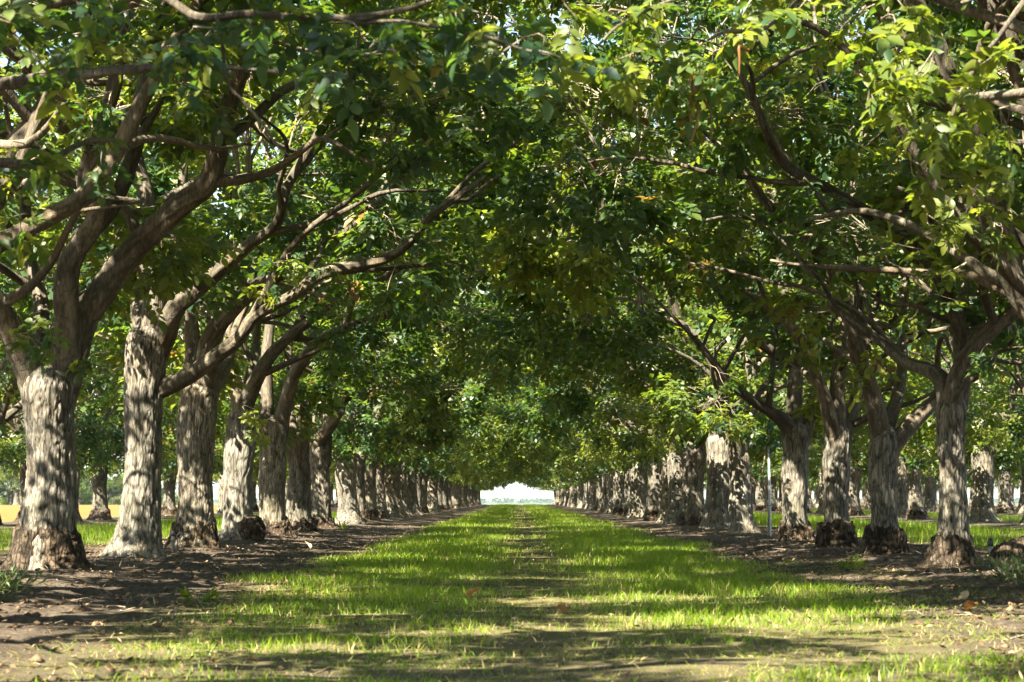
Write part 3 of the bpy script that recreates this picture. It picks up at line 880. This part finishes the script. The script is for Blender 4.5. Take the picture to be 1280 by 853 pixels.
# ---------------------------------------------------------------- sprays of large leaves, each leaf its own part
def leaf_mesh_single(seed, val):
    """one walnut leaf seen close: stalk and 5 or 7 pointed oval leaflets, folded at the midrib and curling down"""
    r = np.random.default_rng(50 + seed)
    nl = (5, 7, 7, 5)[seed % 4]
    pairs = (nl - 1) // 2
    V, F, A_, o = [], [], [], 0
    U = (0.0, 0.2, 0.45, 0.72, 1.0); Wd = (0.05, 0.78, 1.0, 0.72, 0.0)
    for t, s in [(0.30 + 0.52 * i / max(pairs - 0.5, 1), s) for i in range(pairs) for s in (-1, 1)] + [(0.86, 0)]:
        ln = 0.115 * (0.75 + 0.5 * t) * r.uniform(0.8, 1.2); wd = ln * r.uniform(0.24, 0.32)
        base = np.array([t * 0.27, s * 0.004, -0.45 * t * t * 0.15])
        ang = s * r.uniform(0.8, 1.3) + r.uniform(-0.15, 0.15)
        dx = np.array([math.cos(ang), math.sin(ang), 0]); dy = np.array([-math.sin(ang), math.cos(ang), 0])
        curl = r.uniform(0.1, 0.9); roll = r.uniform(-0.5, 0.5); fold = r.uniform(0.15, 0.55); wav = r.uniform(-0.2, 0.2)
        for u, w in zip(U, Wd):
            for v in (-1, 0, 1):
                q = base + dx * u * ln + dy * v * w * wd * (1 + wav * v)
                q[2] += -curl * u * u * ln * 0.6 + roll * v * w * wd + fold * abs(v) * w * wd + 0.003 * math.sin(u * 9 + v * 2 + seed)
                V.append(q)
        for k in range(4):
            b = o + k * 3
            F += [[b, b + 3, b + 4, b + 1], [b + 1, b + 4, b + 5, b + 2]]
        o += 15
        A_ += [np.clip(val + r.normal(0, 0.06), 0, 1)] * 15
    t = np.linspace(0, 0.86, 4)
    C = np.stack([t * 0.27, np.zeros(4), -0.45 * t ** 2 * 0.15], 1)
    tv, tf, ta = tube(C, np.full(4, 0.0022), 3, cap=False)
    F = np.concatenate([np.array(F), tf[0] + o])
    return mk('leaf', np.vstack([np.array(V), tv]), F, M_LEAF, np.array(A_ + [val] * len(tv)), smooth=True)
LEAFM = [leaf_mesh_single(s, v) for s, v in enumerate((0.1, 0.2, 0.3, 0.4, 0.5, 0.6, 0.7, 0.85, 0.25, 0.45))]
LEAF_Y = leaf_mesh_single(3, 0.975)

def spray(root, nodes, seed, vals=None, on=None):
    """nodes: (px, py, depth, radius in px, how many leaves): leaves hung round a point of the photograph on short twigs"""
    r = np.random.default_rng(seed)
    inv = np.array(root.matrix_basis.inverted())
    R3 = inv[:3, :3]; tr = inv[:3, 3]
    tA, tB = [], []
    for px, py, d, rad, cnt in nodes:
        cnt = int(cnt * 1.35)
        c = P(px, py, d)
        rm = rad * d / FPX
        stem = c + np.array([r.uniform(-.1, .1), r.uniform(-.2, .2), rm * 0.5])
        k = max(1, cnt // 4)
        ends = [c + r.normal(0, 1, 3) * np.array([rm * 0.55, 0.3, rm * 0.4]) for _ in range(k)]
        for e in ends:
            tA.append(stem); tB.append(e)
        for q in range(cnt):
            e = ends[q % k]
            t = r.uniform(0.35, 1)
            pos = stem * (1 - t) + e * t + r.normal(0, 0.025, 3)
            T = (e - stem); T = T / (np.linalg.norm(T) + 1e-6) * 0.5 + r.normal(0, 0.6, 3); T[2] = T[2] * 0.6 - 0.22
            Fm = frames(T[None], 0.4, r)[0]
            s = r.uniform(0.52, 0.84)
            me = LEAFM[r.integers(0, len(LEAFM))] if vals is None else LEAFM[vals[r.integers(0, len(vals))]]
            o = link('leaf', me, on or root)
            M = Matrix.Identity(4)
            Ml = (R3 @ Fm) * s
            p = R3 @ pos + tr
            for a in range(3):
                for b in range(3): M[a][b] = Ml[a, b]
                M[a][3] = p[a]
            o.matrix_basis = M
    A = np.array(tA) @ R3.T + tr; B = np.array(tB) @ R3.T + tr
    V, F, a = twig_tubes(A, B, np.full(len(A), 0.006), 0.003, r, sag=0.05)
    tag(link('spray_twigs', mk('spray_twigs', V, F, M_TWIG, a, smooth=True), root), kind='stuff')

def bough(root, pts, r0, r1, seed, name='branch', mat=None, A=10):
    inv = np.array(root.matrix_basis.inverted())
    L = np.array([P(*p) for p in pts]) @ inv[:3, :3].T + inv[:3, 3]
    C, R, tb = limb_tube(L, r0, r1, seed, A=A, per=6, amp=min(0.012, r0 * 0.25))
    return link(name, mk(name, tb[0], tb[1], mat or M_LIMB, tb[2], smooth=True), root)

# foremost left tree
f = FG['L0']
b1 = bough(f, [(40, -160, 11.6), (120, -60, 11.2), (205, 8, 10.8), (240, 25, 10.7), (300, 22, 10.6), (370, 27, 10.5), (440, 31, 10.4), (500, 18, 10.3), (560, -10, 10.2)], .030, .010, 1)
bough(f, [(440, 31, 10.4), (520, 28, 10.2), (590, 45, 10.1), (640, 66, 10.0), (690, 74, 9.9)], .012, .004, 2)
bough(f, [(270, 20, 10.6), (285, 95, 10.5), (312, 132, 10.4), (335, 165, 10.4), (348, 190, 10.4), (366, 206, 10.4)], .010, .004, 3)
bough(f, [(60, -80, 10.9), (95, 10, 10.5), (128, 38, 10.4), (160, 30, 10.3), (150, 70, 10.3)], .010, .004, 4)
b2 = bough(f, [(-60, -60, 10.2), (-10, 20, 10.0), (40, 60, 9.9), (66, 92, 9.9)], .012, .004, 5)
spray(f, [(250, 55, 10.6, 45, 9), (225, 80, 10.5, 35, 7), (300, 40, 10.6, 40, 7), (430, 70, 10.4, 55, 10), (480, 90, 10.3, 50, 10), (455, 110, 10.3, 45, 8), (520, 60, 10.2, 45, 8),
          (395, 35, 10.5, 35, 6), (560, 25, 10.2, 45, 7), (610, 50, 10.1, 40, 6), (665, 60, 10.0, 40, 6), (690, 85, 9.9, 25, 4), (340, -5, 10.6, 45, 6), (550, -15, 10.2, 45, 6)], 21, vals=[0, 1, 2, 8, 3, 0, 1, 6], on=b1)
spray(f, [(40, 60, 10, 40, 6), (65, 85, 9.9, 30, 5), (15, 25, 10, 40, 6), (90, 40, 10.4, 40, 5), (150, 10, 10.4, 40, 5), (35, 205, 10.6, 30, 5), (10, 10, 10, 45, 6)], 22, on=b2)
o = link('leaf', LEAF_Y, b1); o['label'] = 'yellow autumn leaf'
o.matrix_basis = f.matrix_basis.inverted() @ Matrix.Translation(P(525, 48, 10.2)) @ Euler((1.0, 0.9, 0.4)).to_matrix().to_4x4() @ Matrix.Scale(0.8, 4)
# walnut beside the near left trunk
f = FG['L1']
b1 = bough(f, [(-130, 420, 16.6), (-60, 330, 16.3), (0, 245, 16.1), (30, 180, 16), (60, 90, 15.8)], .10, .05, 6, 'limb', A=16)
spray(f, [(40, 215, 15.8, 45, 7), (30, 235, 15.6, 40, 7), (20, 440, 15.8, 40, 6), (50, 400, 15.8, 35, 4), (90, 160, 15.6, 50, 8), (140, 215, 15.5, 50, 8), (30, 290, 15.7, 50, 8), (60, 140, 15.6, 50, 9), (180, 40, 15.4, 60, 10), (110, 70, 15.5, 60, 10), (250, 130, 15.4, 50, 7)], 23, on=b1)
# foremost right tree
f = FG['R0']
b1 = bough(f, [(1150, -140, 13.0), (1060, -40, 12.7), (960, 25, 12.4), (900, 40, 12.2), (870, 60, 12.1)], .028, .006, 7)
bough(f, [(1000, -5, 12.5), (880, -10, 12.0), (790, 20, 11.8), (745, 50, 11.7)], .014, .004, 8)
b2 = bough(f, [(1330, -60, 13.0), (1270, 40, 12.7), (1200, 130, 12.5), (1170, 190, 12.4)], .024, .008, 9)
spray(f, [(885, 75, 12.1, 40, 8), (905, 50, 12.2, 40, 7), (870, 95, 12.1, 28, 5), (750, 40, 11.7, 45, 8), (785, 90, 11.8, 45, 8), (720, 20, 11.7, 40, 6), (820, 20, 11.9, 45, 7), (955, 20, 12.4, 45, 7), (1010, 30, 12.5, 45, 7)], 24, vals=[6, 9, 4, 5, 3], on=b1)
spray(f, [(1110, 60, 12.6, 55, 10), (1160, 90, 12.5, 55, 10), (1200, 130, 12.5, 55, 11), (1180, 180, 12.4, 50, 10), (1240, 170, 12.5, 55, 10), (1150, 220, 12.4, 45, 8), (1225, 225, 12.5, 45, 8), (1130, 150, 12.5, 50, 9), (1090, 110, 12.5, 45, 8), (1260, 90, 12.6, 55, 9), (1100, 20, 12.6, 55, 8)], 25, vals=[3, 4, 5, 6, 9, 5], on=b2)
for cx, cy in ((865, 118), (872, 135), (880, 150), (935, 88), (868, 150)):
    b = bough(f, [(cx, cy - 25, 12.2), (cx + 2, cy, 12.2), (cx - 1, cy + 22, 12.2)], .010, .004, cx, 'catkin', M_CATKIN, A=8)
f = FG['R1']
bough(f, [(1400, 420, 18.5), (1345, 290, 18.2), (1292, 140, 17.9), (1262, 70, 17.8), (1238, 10, 17.7), (1200, -70, 17.6)], .13, .08, 10, 'limb', A=22)
b1 = bough(f, [(1360, 470, 18.4), (1310, 395, 18.0), (1260, 345, 17.7), (1225, 300, 17.5), (1165, 215, 17.2), (1120, 130, 17.0)], .085, .04, 11, 'limb', A=18)
spray(f, [(1215, 270, 17.3, 50, 9), (1250, 300, 17.3, 50, 9), (1170, 290, 17.2, 50, 9), (1200, 350, 17.3, 50, 8), (1140, 330, 17.2, 40, 7), (1245, 230, 17.3, 50, 9), (1160, 40, 17.2, 50, 9), (1060, 60, 17.0, 50, 9), (1090, 200, 17.0, 45, 8)], 26, vals=[6, 7, 5, 9, 4, 6], on=b1)  # yellower leaf tones put sunlight into the colour of these sprays
spray(near_roots[1], [(345, 345, 25.8, 35, 8), (365, 330, 25.8, 30, 7), (330, 360, 25.8, 30, 6), (400, 340, 25.7, 30, 6), (300, 250, 25.7, 40, 8)], 27)
spray(near_roots[3], [(312, 520, 36.2, 16, 6), (322, 545, 36.1, 12, 5)], 28, vals=[6, 7, 5])
spray(near_roots[0], [(215, 110, 20.5, 40, 10), (250, 60, 20.4, 40, 10), (140, 130, 20.5, 40, 10), (330, 60, 20.3, 40, 10), (100, 450, 20.9, 25, 5), (55, 430, 20.9, 25, 5)], 29)
spray(near_roots[7], [(1150, 400, 22.4, 35, 8), (1240, 450, 22.4, 35, 8), (1100, 330, 22.3, 40, 9), (1060, 180, 22.1, 40, 9), (1010, 250, 22.1, 40, 9)], 30)
spray(near_roots[10], [(960, 470, 35.5, 25, 8), (900, 480, 35.4, 30, 9), (870, 500, 35.4, 25, 8), (930, 540, 35.4, 20, 6)], 31)

# ---------------------------------------------------------------- grass
def blades(x, y, h, w, rnd, lean, r, tri=False):
    n = len(x)
    z = gz(x, y) - 0.01
    az = r.uniform(0, 6.283, n)
    fx, fy = np.cos(az), np.sin(az)
    la = r.uniform(0, 6.283, n)
    lx, ly = np.cos(la) * lean * h, np.sin(la) * lean * h
    b = np.stack([x, y, z], 1)
    wv = np.stack([fx * w, fy * w, np.zeros(n)], 1) * 0.5
    tip = b + np.stack([lx, ly, h], 1)
    if tri:
        V = np.stack([b - wv, b + wv, tip], 1).reshape(-1, 3)
        F = np.arange(3 * n).reshape(-1, 3)
        return V, [F], np.repeat(rnd, 3)
    mid = b + np.stack([lx * 0.3, ly * 0.3, h * 0.58], 1)
    V = np.stack([b - wv, b + wv, mid - wv * 0.75, mid + wv * 0.75, tip], 1).reshape(-1, 3)
    k = np.arange(n)[:, None] * 5
    return V, [k + np.array([[0, 1, 3, 2]]), k + np.array([[2, 3, 4]])], np.repeat(rnd, 5)

def grass_density(x, y):
    xl = np.where(y < 20, -1.35 - 0.05 * y + 0.0, -2.25) + (noise2(x, y, 0.7, 11) - 0.5) * 1.1
    xr = 2.75 + (noise2(x, y, 0.7, 12) - 0.5) * 1.0
    m = sstep(-0.25, 0.45, x - xl) * sstep(-0.25, 0.45, xr - x)
    track = np.exp(-((x - 0.20) / 0.58) ** 2) * 0.93
    m = m * (1 - track * (0.72 + 0.28 * sstep(0.25, 0.45, noise2(x, y, 0.9, 13))))
    patch = sstep(0.34, 0.58, noise2(x, y, 1.3, 14))
    fore = 1 - sstep(9.5, 19.0, y + (noise2(x, y, 0.45, 15) - 0.5) * 11)
    m = m * (1 - fore * (1 - 0.75 * patch))
    return m * (0.45 + 0.55 * sstep(0.25, 0.6, noise2(x, y, 2.2, 16)))

rg = np.random.default_rng(5)
gr = []
for (y0, y1, x0, x1, dens, hh, ww, tri) in ((6.5, 14, -3.0, 3.6, 1100, .075, .0058, False), (14, 24, -3.2, 3.6, 950, .095, .006, False), (24, 45, -3.2, 3.6, 600, .11, .009, False),
                                          (45, 90, -3.3, 3.6, 230, .12, .014, True), (90, 262, -3.3, 3.6, 80, .13, .026, True)):
    n = int((y1 - y0) * (x1 - x0) * dens)
    x = rg.uniform(x0, x1, n); y = rg.uniform(y0, y1, n)
    dn = grass_density(x, y)
    k = rg.uniform(0, 1, n) < dn
    x, y, dn = x[k], y[k], dn[k]
    cl = noise2(x, y, 1.1, 17)
    h = 0.8 * hh * rg.uniform(0.45, 1.35, len(x)) * (0.35 + 1.2 * cl) * (0.65 + 0.35 * dn)
    dry = rg.uniform(0, 1, len(x)) < (0.06 + 0.30 * (1 - dn) ** 2)
    rnd = np.where(dry, rg.uniform(0.8, 1.0, len(x)), np.clip(rg.normal(0.38, 0.14, len(x)) + (cl - 0.5) * 0.3, 0, 0.72))
    gr.append(blades(x, y, h, ww * rg.uniform(0.7, 1.4, len(x)), rnd, rg.uniform(0.15, 1.0, len(x)), rg, tri))
# low dry stubble and thatch in the foreground and on the track
n = 90000
x = rg.uniform(-3.2, 3.8, n); y = 7 + 20 * rg.uniform(0, 1, n) ** 1.4
k = rg.uniform(0, 1, n) < sstep(-2.9, -1.6, x) * (0.25 + 0.75 * (1 - grass_density(x, y))) * (0.3 + 0.7 * sstep(0.35, 0.6, noise2(x, y, 1.7, 18)))
x, y = x[k], y[k]
gr.append(blades(x, y, rg.uniform(0.012, 0.045, len(x)), rg.uniform(.004, .007, len(x)), np.where(rg.uniform(0, 1, len(x)) < .6, rg.uniform(.2, .6, len(x)), rg.uniform(.78, 1, len(x))), rg.uniform(0.6, 3.0, len(x)), rg, True))
V, F, a = join(gr)
tag(link('alley_grass', mk('alley_grass', V, F, M_GRASS, a)), 'bright green grass strip down the middle alley', 'grass', kind='stuff')
gr = []
for x0, x1, y0, y1, dens in ((-11.6, -6.8, 34, 110, 90), (6.9, 11.6, 32, 110, 90), (16, 20.6, 70, 140, 45)):
    n = int((x1 - x0) * (y1 - y0) * dens)
    x = rg.uniform(x0, x1, n); y = rg.uniform(y0, y1, n)
    k = rg.uniform(0, 1, n) < 0.3 + 0.7 * noise2(x, y, 0.8, 19)
    x, y = x[k], y[k]
    gr.append(blades(x, y, 0.16 * rg.uniform(.5, 1.3, len(x)), .016 * rg.uniform(.7, 1.4, len(x)), np.clip(rg.normal(.38, .16, len(x)), 0, .8), rg.uniform(.1, .6, len(x)), rg, True))
V, F, a = join(gr)
tag(link('side_grass', mk('side_grass', V, F, M_GRASS, a)), 'green grass in the neighbouring alleys behind the trunks', 'grass', kind='stuff')

# ---------------------------------------------------------------- fallen leaves, sticks and clods on the dirt
def litter(n, xr, yr, power=1.5):
    x = rg.uniform(*xr, n); y = yr[0] + (yr[1] - yr[0]) * rg.uniform(0, 1, n) ** power
    z = gz(x, y) + 0.012
    T = np.stack([rg.normal(0, 1, n), rg.normal(0, 1, n), rg.normal(0, 0.25, n)], 1)
    Fm = frames(T, 0.35, rg)
    ln = rg.uniform(.022, .06, n); wd = ln * rg.uniform(.25, .5, n)
    q = np.array([[0, 0, 0], [.5, .5, .12], [1, 0, .1], [.5, -.5, .1]])
    L = q[None] * np.stack([ln, wd, ln * rg.uniform(.2, 2.0, n)], 1)[:, None, :]
    V = np.einsum('nij,nmj->nmi', Fm, L) + np.stack([x, y, z], 1)[:, None]
    F = np.arange(4 * n).reshape(-1, 4)
    return V.reshape(-1, 3), [F], np.repeat(np.clip(rg.beta(1.3, 2.4, n), 0, 1), 4)
V, F, a = join([litter(15000, (-7.2, -1.4), (7, 60)), litter(12000, (2.2, 7.2), (9, 60)), litter(1800, (-1.6, 2.4), (7, 30))])
tag(link('leaf_litter', mk('leaf_litter', V, F, M_LITTER, a)), 'dry fallen leaves scattered over the bare dirt', 'leaf litter', kind='stuff')
def sticks(n):
    x = np.where(rg.uniform(0, 1, n) < .55, rg.uniform(-6.5, -2.0, n), rg.uniform(2.6, 6.5, n)); y = 8 + 40 * rg.uniform(0, 1, n) ** 1.4
    z = gz(x, y) + 0.012
    az = rg.uniform(0, 6.28, n); ln = rg.uniform(.05, .26, n)
    A = np.stack([x, y, z], 1); B = A + np.stack([np.cos(az) * ln, np.sin(az) * ln, rg.uniform(-.005, .03, n)], 1)
    return twig_tubes(A, B, rg.uniform(.003, .008, n), .002, rg, sag=.02)
V, F, a = sticks(900)
tag(link('fallen_twigs', mk('fallen_twigs', V, F, M_TWIG, a, smooth=True)), 'thin fallen twigs strewn on the dirt strips', 'twigs', kind='stuff')

n = 5200
x = np.where(rg.uniform(0, 1, n) < .55, rg.uniform(-6.8, -1.6, n), rg.uniform(2.4, 6.8, n)); y = 7.5 + 34 * rg.uniform(0, 1, n) ** 1.3
q = np.array([[1, 0, 0], [-1, 0, 0], [0, 1, 0], [0, -1, 0], [0, 0, .7], [0, 0, -.7]], float)
f = np.array([[0, 2, 4], [2, 1, 4], [1, 3, 4], [3, 0, 4], [2, 0, 5], [1, 2, 5], [3, 1, 5], [0, 3, 5]])
sz = .008 + .03 * rg.uniform(0, 1, n) ** 3
V = q[None] * sz[:, None, None] * rg.uniform(.6, 1.3, (n, 6, 3)) + np.where(q == 0, 1, 0)[None] * rg.normal(0, .25, (n, 6, 3)) * sz[:, None, None] + np.stack([x, y, gz(x, y) + sz * .25], 1)[:, None]
tag(link('soil_clods', mk('soil_clods', V.reshape(-1, 3), (f[None] + (np.arange(n) * 6)[:, None, None]).reshape(-1, 3), M_LITTER, np.repeat(np.clip(rg.beta(1.5, 3, n), 0, .8), 6))), 'small crumbs of soil and husks on the dirt', 'soil', kind='stuff')

# ---------------------------------------------------------------- small things
def at(px, d):
    x = P(px, 600, d)[0]
    return x, float(gz(np.array([x]), np.array([d]))[0])

def lathe(prof, A=14, noise_amp=0.0, seed=0):
    z = np.array([p[1] for p in prof]); R = np.array([p[0] for p in prof])
    return tube(np.stack([0 * z, 0 * z, z], 1), R, A)

def riser(px, d, h, label):
    x, z = at(px, d)
    r = empty('irrigation_riser', (x, d, z))
    tag(r, label, 'irrigation post', 'short irrigation risers in the dirt strips')
    V, F, a = lathe([(.020, -.08), (.020, h * .55), (.026, h * .56), (.026, h * .64), (.020, h * .65), (.020, h * .74)])
    link('post', mk('post', V, F, M_WHITE, a, smooth=True), r)
    V, F, a = lathe([(.021, h * .74), (.030, h * .75), (.030, h * .9), (.022, h * .92), (.022, h), (.008, h * 1.01)])
    link('cap', mk('cap', V, F, M_BLACK, a, smooth=True), r)
    V, F, a = tube(np.array([[.02, 0, h * .6], [.05, 0, h * .6], [.06, 0, h * .5], [.06, 0, h * .1], [.12, .03, 0.0]]), np.full(5, .006), 8)
    link('hose', mk('hose', V, F, M_BLACK, a, smooth=True), r)
riser(217, 29.3, .27, 'short pale irrigation post with black top before the third left trunk')
riser(1237, 22.6, .30, 'short pale irrigation post with black top right of the slim right trunk')

x, z = at(962, 40.8)
st = empty('tree_stake', (x, 40.8, z))
tag(st, 'tall thin grey stake and tied sapling stem in the gap of the right row', 'stake')
V, F, a = tube(np.array([[0, 0, -.2], [.0, 0, .7], [-.012, 0, 1.62]]), np.array([.024, .024, .022]), 10)
link('pole', mk('pole', V, F, M_STEEL, a, smooth=True), st)
V, F, a = tube(crm([[-.03, -.04, -.05], [-.04, -.04, .5], [-.13, -.03, 1.0], [-.10, 0, 1.35], [-.03, .02, 1.7], [0, .02, 2.0]], 5), np.linspace(.018, .009, 26), 10, amp=.004)
link('sapling_stem', mk('sapling_stem', V, F, M_TWIG, a, smooth=True), st)
for zz in (.55, 1.05, 1.5):
    th = np.linspace(0, 2 * np.pi, 13)
    V, F, a = tube(np.stack([-.035 + .062 * np.cos(th), -.02 + .045 * np.sin(th), np.full(13, zz)], 1), np.full(13, .007), 6)
    link('tie', mk('tie', V, F, M_BLACK, a, smooth=True), st)
r = np.random.default_rng(3)
n = 46
pos = np.stack([r.normal(0.02, .12, n), r.normal(0, .12, n), r.uniform(1.55, 2.15, n)], 1)
T = r.normal(0, .6, (n, 3)); T[:, 2] -= .3
V, F, a = leaves_mesh(pos, T, r.uniform(.6, .9, n), np.full(n, .12), TF, r)
tag(link('sapling_leaves', mk('sapling_leaves', V, F, M_LEAF, a), st), kind='stuff')

# old stump with a flat pale root at the right edge
x, z = at(1262, 21.6)
sp = empty('tree_stump', (x + .05, 21.6, z))
tag(sp, 'dark gnarled old stump lying at the right edge behind grey weeds', 'stump')
V, F, a = tube(crm([[-.22, .1, .05], [-.05, .05, .13], [.2, 0, .16], [.5, -.05, .14], [.8, 0, .1]], 7), np.array([.05, .09, .12, .14, .15, .16, .165, .17, .17, .175, .18, .18, .18, .18, .18, .18, .18, .18, .18, .18, .18, .17, .17, .17, .16, .16, .15, .14, .1]), 40, amp=.05, k=12, sq=.5, seed=61)
link('bole', mk('bole', V, F, M_COLLAR, a, smooth=True), sp)
V, F, a = tube(crm([[-.36, -.28, -.01], [-.1, -.3, .05], [.25, -.34, .06], [.7, -.36, .03]], 7), np.linspace(.035, .06, 22), 18, amp=.02, k=12, seed=62)
link('root', mk('root', V, F, M_LIMB, a, smooth=True), sp)

def weed(px, d, n, h, label, spreadv=.22, mat=None, seed=0, cat='weed'):
    x0, z0 = at(px, d)
    r = np.random.default_rng(seed)
    root = empty('weed_plant', (x0, d, z0)); tag(root, label, cat)
    st = []; lv = []
    A = np.stack([r.normal(0, .03, n), r.normal(0, .03, n), np.zeros(n) - .01], 1)
    az = r.uniform(0, 6.28, n); ln = r.uniform(.5, 1.1, n) * h
    B = A + np.stack([np.cos(az) * spreadv * r.uniform(.4, 1.5, n), np.sin(az) * spreadv * r.uniform(.4, 1.5, n), ln], 1)
    V, F, a = twig_tubes(A, B, np.full(n, .004), .002, r, sag=.15)
    link('stem', mk('stem', V, F, mat, np.full(len(V), .5)), root)
    k = 12
    rep = np.repeat(np.arange(n), k); t = r.uniform(.15, 1.05, len(rep))
    p = A[rep] * (1 - t)[:, None] + B[rep] * t[:, None] + np.array([0, 0, .02]) * (4 * t * (1 - t))[:, None]
    T = (B - A)[rep] / h + r.normal(0, .6, (len(rep), 3)); 
    Fm = frames(T, .5, r)
    L = r.uniform(.05, .11, len(rep))
    q = np.array([[0, 0, 0], [.5, .09, .05], [1, 0, -.08], [.5, -.09, .05]])
    Vv = np.einsum('nij,mj->nmi', Fm, q) * L[:, None, None] + p[:, None]
    tag(link('foliage', mk('foliage', Vv.reshape(-1, 3), np.arange(4 * len(rep)).reshape(-1, 4), mat, np.repeat(r.uniform(0, 1, len(rep)), 4)), root), kind='stuff')
weed(1252, 18.9, 16, .22, 'feathery grey-green weed in front of the dark stump at the right edge', .2, M_WEED, 1)
weed(1272, 18.4, 12, .2, 'smaller grey-green weed cut by the right edge of the frame', .18, M_WEED, 2)
weed(5, 16.0, 26, .20, 'dark green leafy weed clump at the left edge on the dirt', .22, M_WEED, 3)
weed(250, 16.6, 8, .09, 'small bright weed at the left margin of the grass', .12, M_GRASS, 4)
weed(428, 50.0, 9, .28, 'small green shoot beside the seventh left trunk', .14, M_GRASS, 5)
weed(1063, 23.0, 7, .12, 'little green weed on the dirt below the second right trunk', .1, M_GRASS, 6)

def fallen(px, d, s, label, val, tilt):
    x, z = at(px, d)
    r = np.random.default_rng(int(px))
    u = np.linspace(0, 1, 7); v = np.linspace(-1, 1, 5)
    V = []
    for a in u:
        w = .36 * math.sin(math.pi * min(max(a, .02), .98)) ** .8
        for b in v:
            V.append([a - .5, w * b, .35 * w * b * b + .12 * math.sin(a * 5) + .05 * r.normal()])
    i = (np.arange(6)[:, None] * 5 + np.arange(4)[None]).ravel()
    F = np.stack([i, i + 1, i + 6, i + 5], 1)
    o = link('fallen_leaf', mk('fallen_leaf', np.array(V) * s, F, M_LITTER, np.full(35, val), smooth=True))
    o.location = (x, d, z + s * .38); o.rotation_euler = tilt
    tag(o, label, 'leaf', 'large dry leaves lying on the ground')
fallen(592, 17.5, .13, 'curled orange-brown dry leaf standing in the alley grass', 1.0, (.2, -1.0, .5))
fallen(1204, 16.6, .09, 'pale peaked dry leaf on the dirt strip before the slim right trunk', .9, (.3, -1.0, 1.0))
fallen(1212, 15.0, .13, 'rust-brown leaf lying flat at the right edge of the grass', 1.0, (.1, .2, 2.0))
fallen(700, 14.8, .12, 'reddish dry leaf lying on the worn track', .98, (.2, .3, .9))
fallen(385, 33.0, .16, 'tan dry leaf on the dirt before the left trunks', .93, (.3, -.9, 2.2))
fallen(147, 11.2, .06, 'tiny yellow leaf on the bare dirt at lower left', .95, (.1, .1, .4))

# ---------------------------------------------------------------- distance: fields, wood and hills beyond the orchard
r = np.random.default_rng(9)
n = 5200
x = r.uniform(-900, 900, n); y = 2600 + r.uniform(0, 160, n)
hgt = 3 + 2 * noise2(x, y * 0, .012, 31) + 2 * noise2(x, y * 0, .03, 32)
z = -5 + r.uniform(0, 1, n) ** .7 * hgt
T = r.normal(0, 1, (n, 3)); Fm = frames(T, 1.0, r)
q = np.array([[-1, -.7, 0], [0, -1, .2], [1, -.2, 0], [.6, .8, -.1], [-.5, .9, .1]]) 
V = np.einsum('nij,mj->nmi', Fm, q) * r.uniform(1.0, 2.4, n)[:, None, None] + np.stack([x, y, z], 1)[:, None]
k = np.arange(n)[:, None] * 5
tag(link('far_wood', mk('far_wood', V.reshape(-1, 3), [k + np.array([[0, 1, 2, 3]]), k + np.array([[0, 3, 4]])], M_LEAF, np.repeat(r.uniform(0, .15, n), 5))), 'low far-off wood across the opening at the end of the alley', 'wood', kind='stuff')
hx = np.linspace(-3000, 3000, 160); hy = np.linspace(5200, 6600, 14)
HX, HY = np.meshgrid(hx, hy)
prof = np.sin(np.linspace(0, np.pi, 14))[:, None]
HZ = -8 + prof * (18 + 30 * noise2(HX, HY * 0, .0016, 41).reshape(HX.shape) + 10 * noise2(HX, HY, .006, 42).reshape(HX.shape))
i = (np.arange(13)[:, None] * 160 + np.arange(159)[None]).ravel()
hm, N, Lk = newmat('far_hill')
t = N.new('ShaderNodeTexNoise'); t.inputs['Scale'].default_value = 0.01
g_ = N.new('ShaderNodeNewGeometry'); Lk.new(g_.outputs['Position'], t.inputs['Vector'])
rp = ramp(N, [(.35, (.05, .075, .04)), (.65, (.16, .15, .07))]); Lk.new(t.outputs['Fac'], rp.inputs[0])
pb = N.new('ShaderNodeBsdfPrincipled'); pb.inputs['Roughness'].default_value = 1; Lk.new(rp.outputs[0], pb.inputs['Base Color'])
oo = N.new('ShaderNodeOutputMaterial'); Lk.new(pb.outputs[0], oo.inputs[0])
tag(link('hills', mk('hills', np.stack([HX.ravel(), HY.ravel(), HZ.ravel()], 1), np.stack([i, i + 1, i + 161, i + 160], 1), hm, smooth=True)), kind='structure')

# ---------------------------------------------------------------- air
hb = np.array([[x_, y_, z_] for z_ in (-12, 95) for y_ in (-400, 9500) for x_ in (-5600, 5600)], float)
hf = np.array([[0, 2, 3, 1], [4, 5, 7, 6], [0, 1, 5, 4], [2, 6, 7, 3], [0, 4, 6, 2], [1, 3, 7, 5]])
hzm, N, Lk = newmat('summer_haze')
pv = N.new('ShaderNodeVolumePrincipled')
pv.inputs['Color'].default_value = (0.80, 0.88, 1.0, 1)
pv.inputs['Density'].default_value = 0.00007
oo = N.new('ShaderNodeOutputMaterial'); Lk.new(pv.outputs[0], oo.inputs['Volume'])
tag(link('haze', mk('haze', hb, hf, hzm)), kind='stuff')
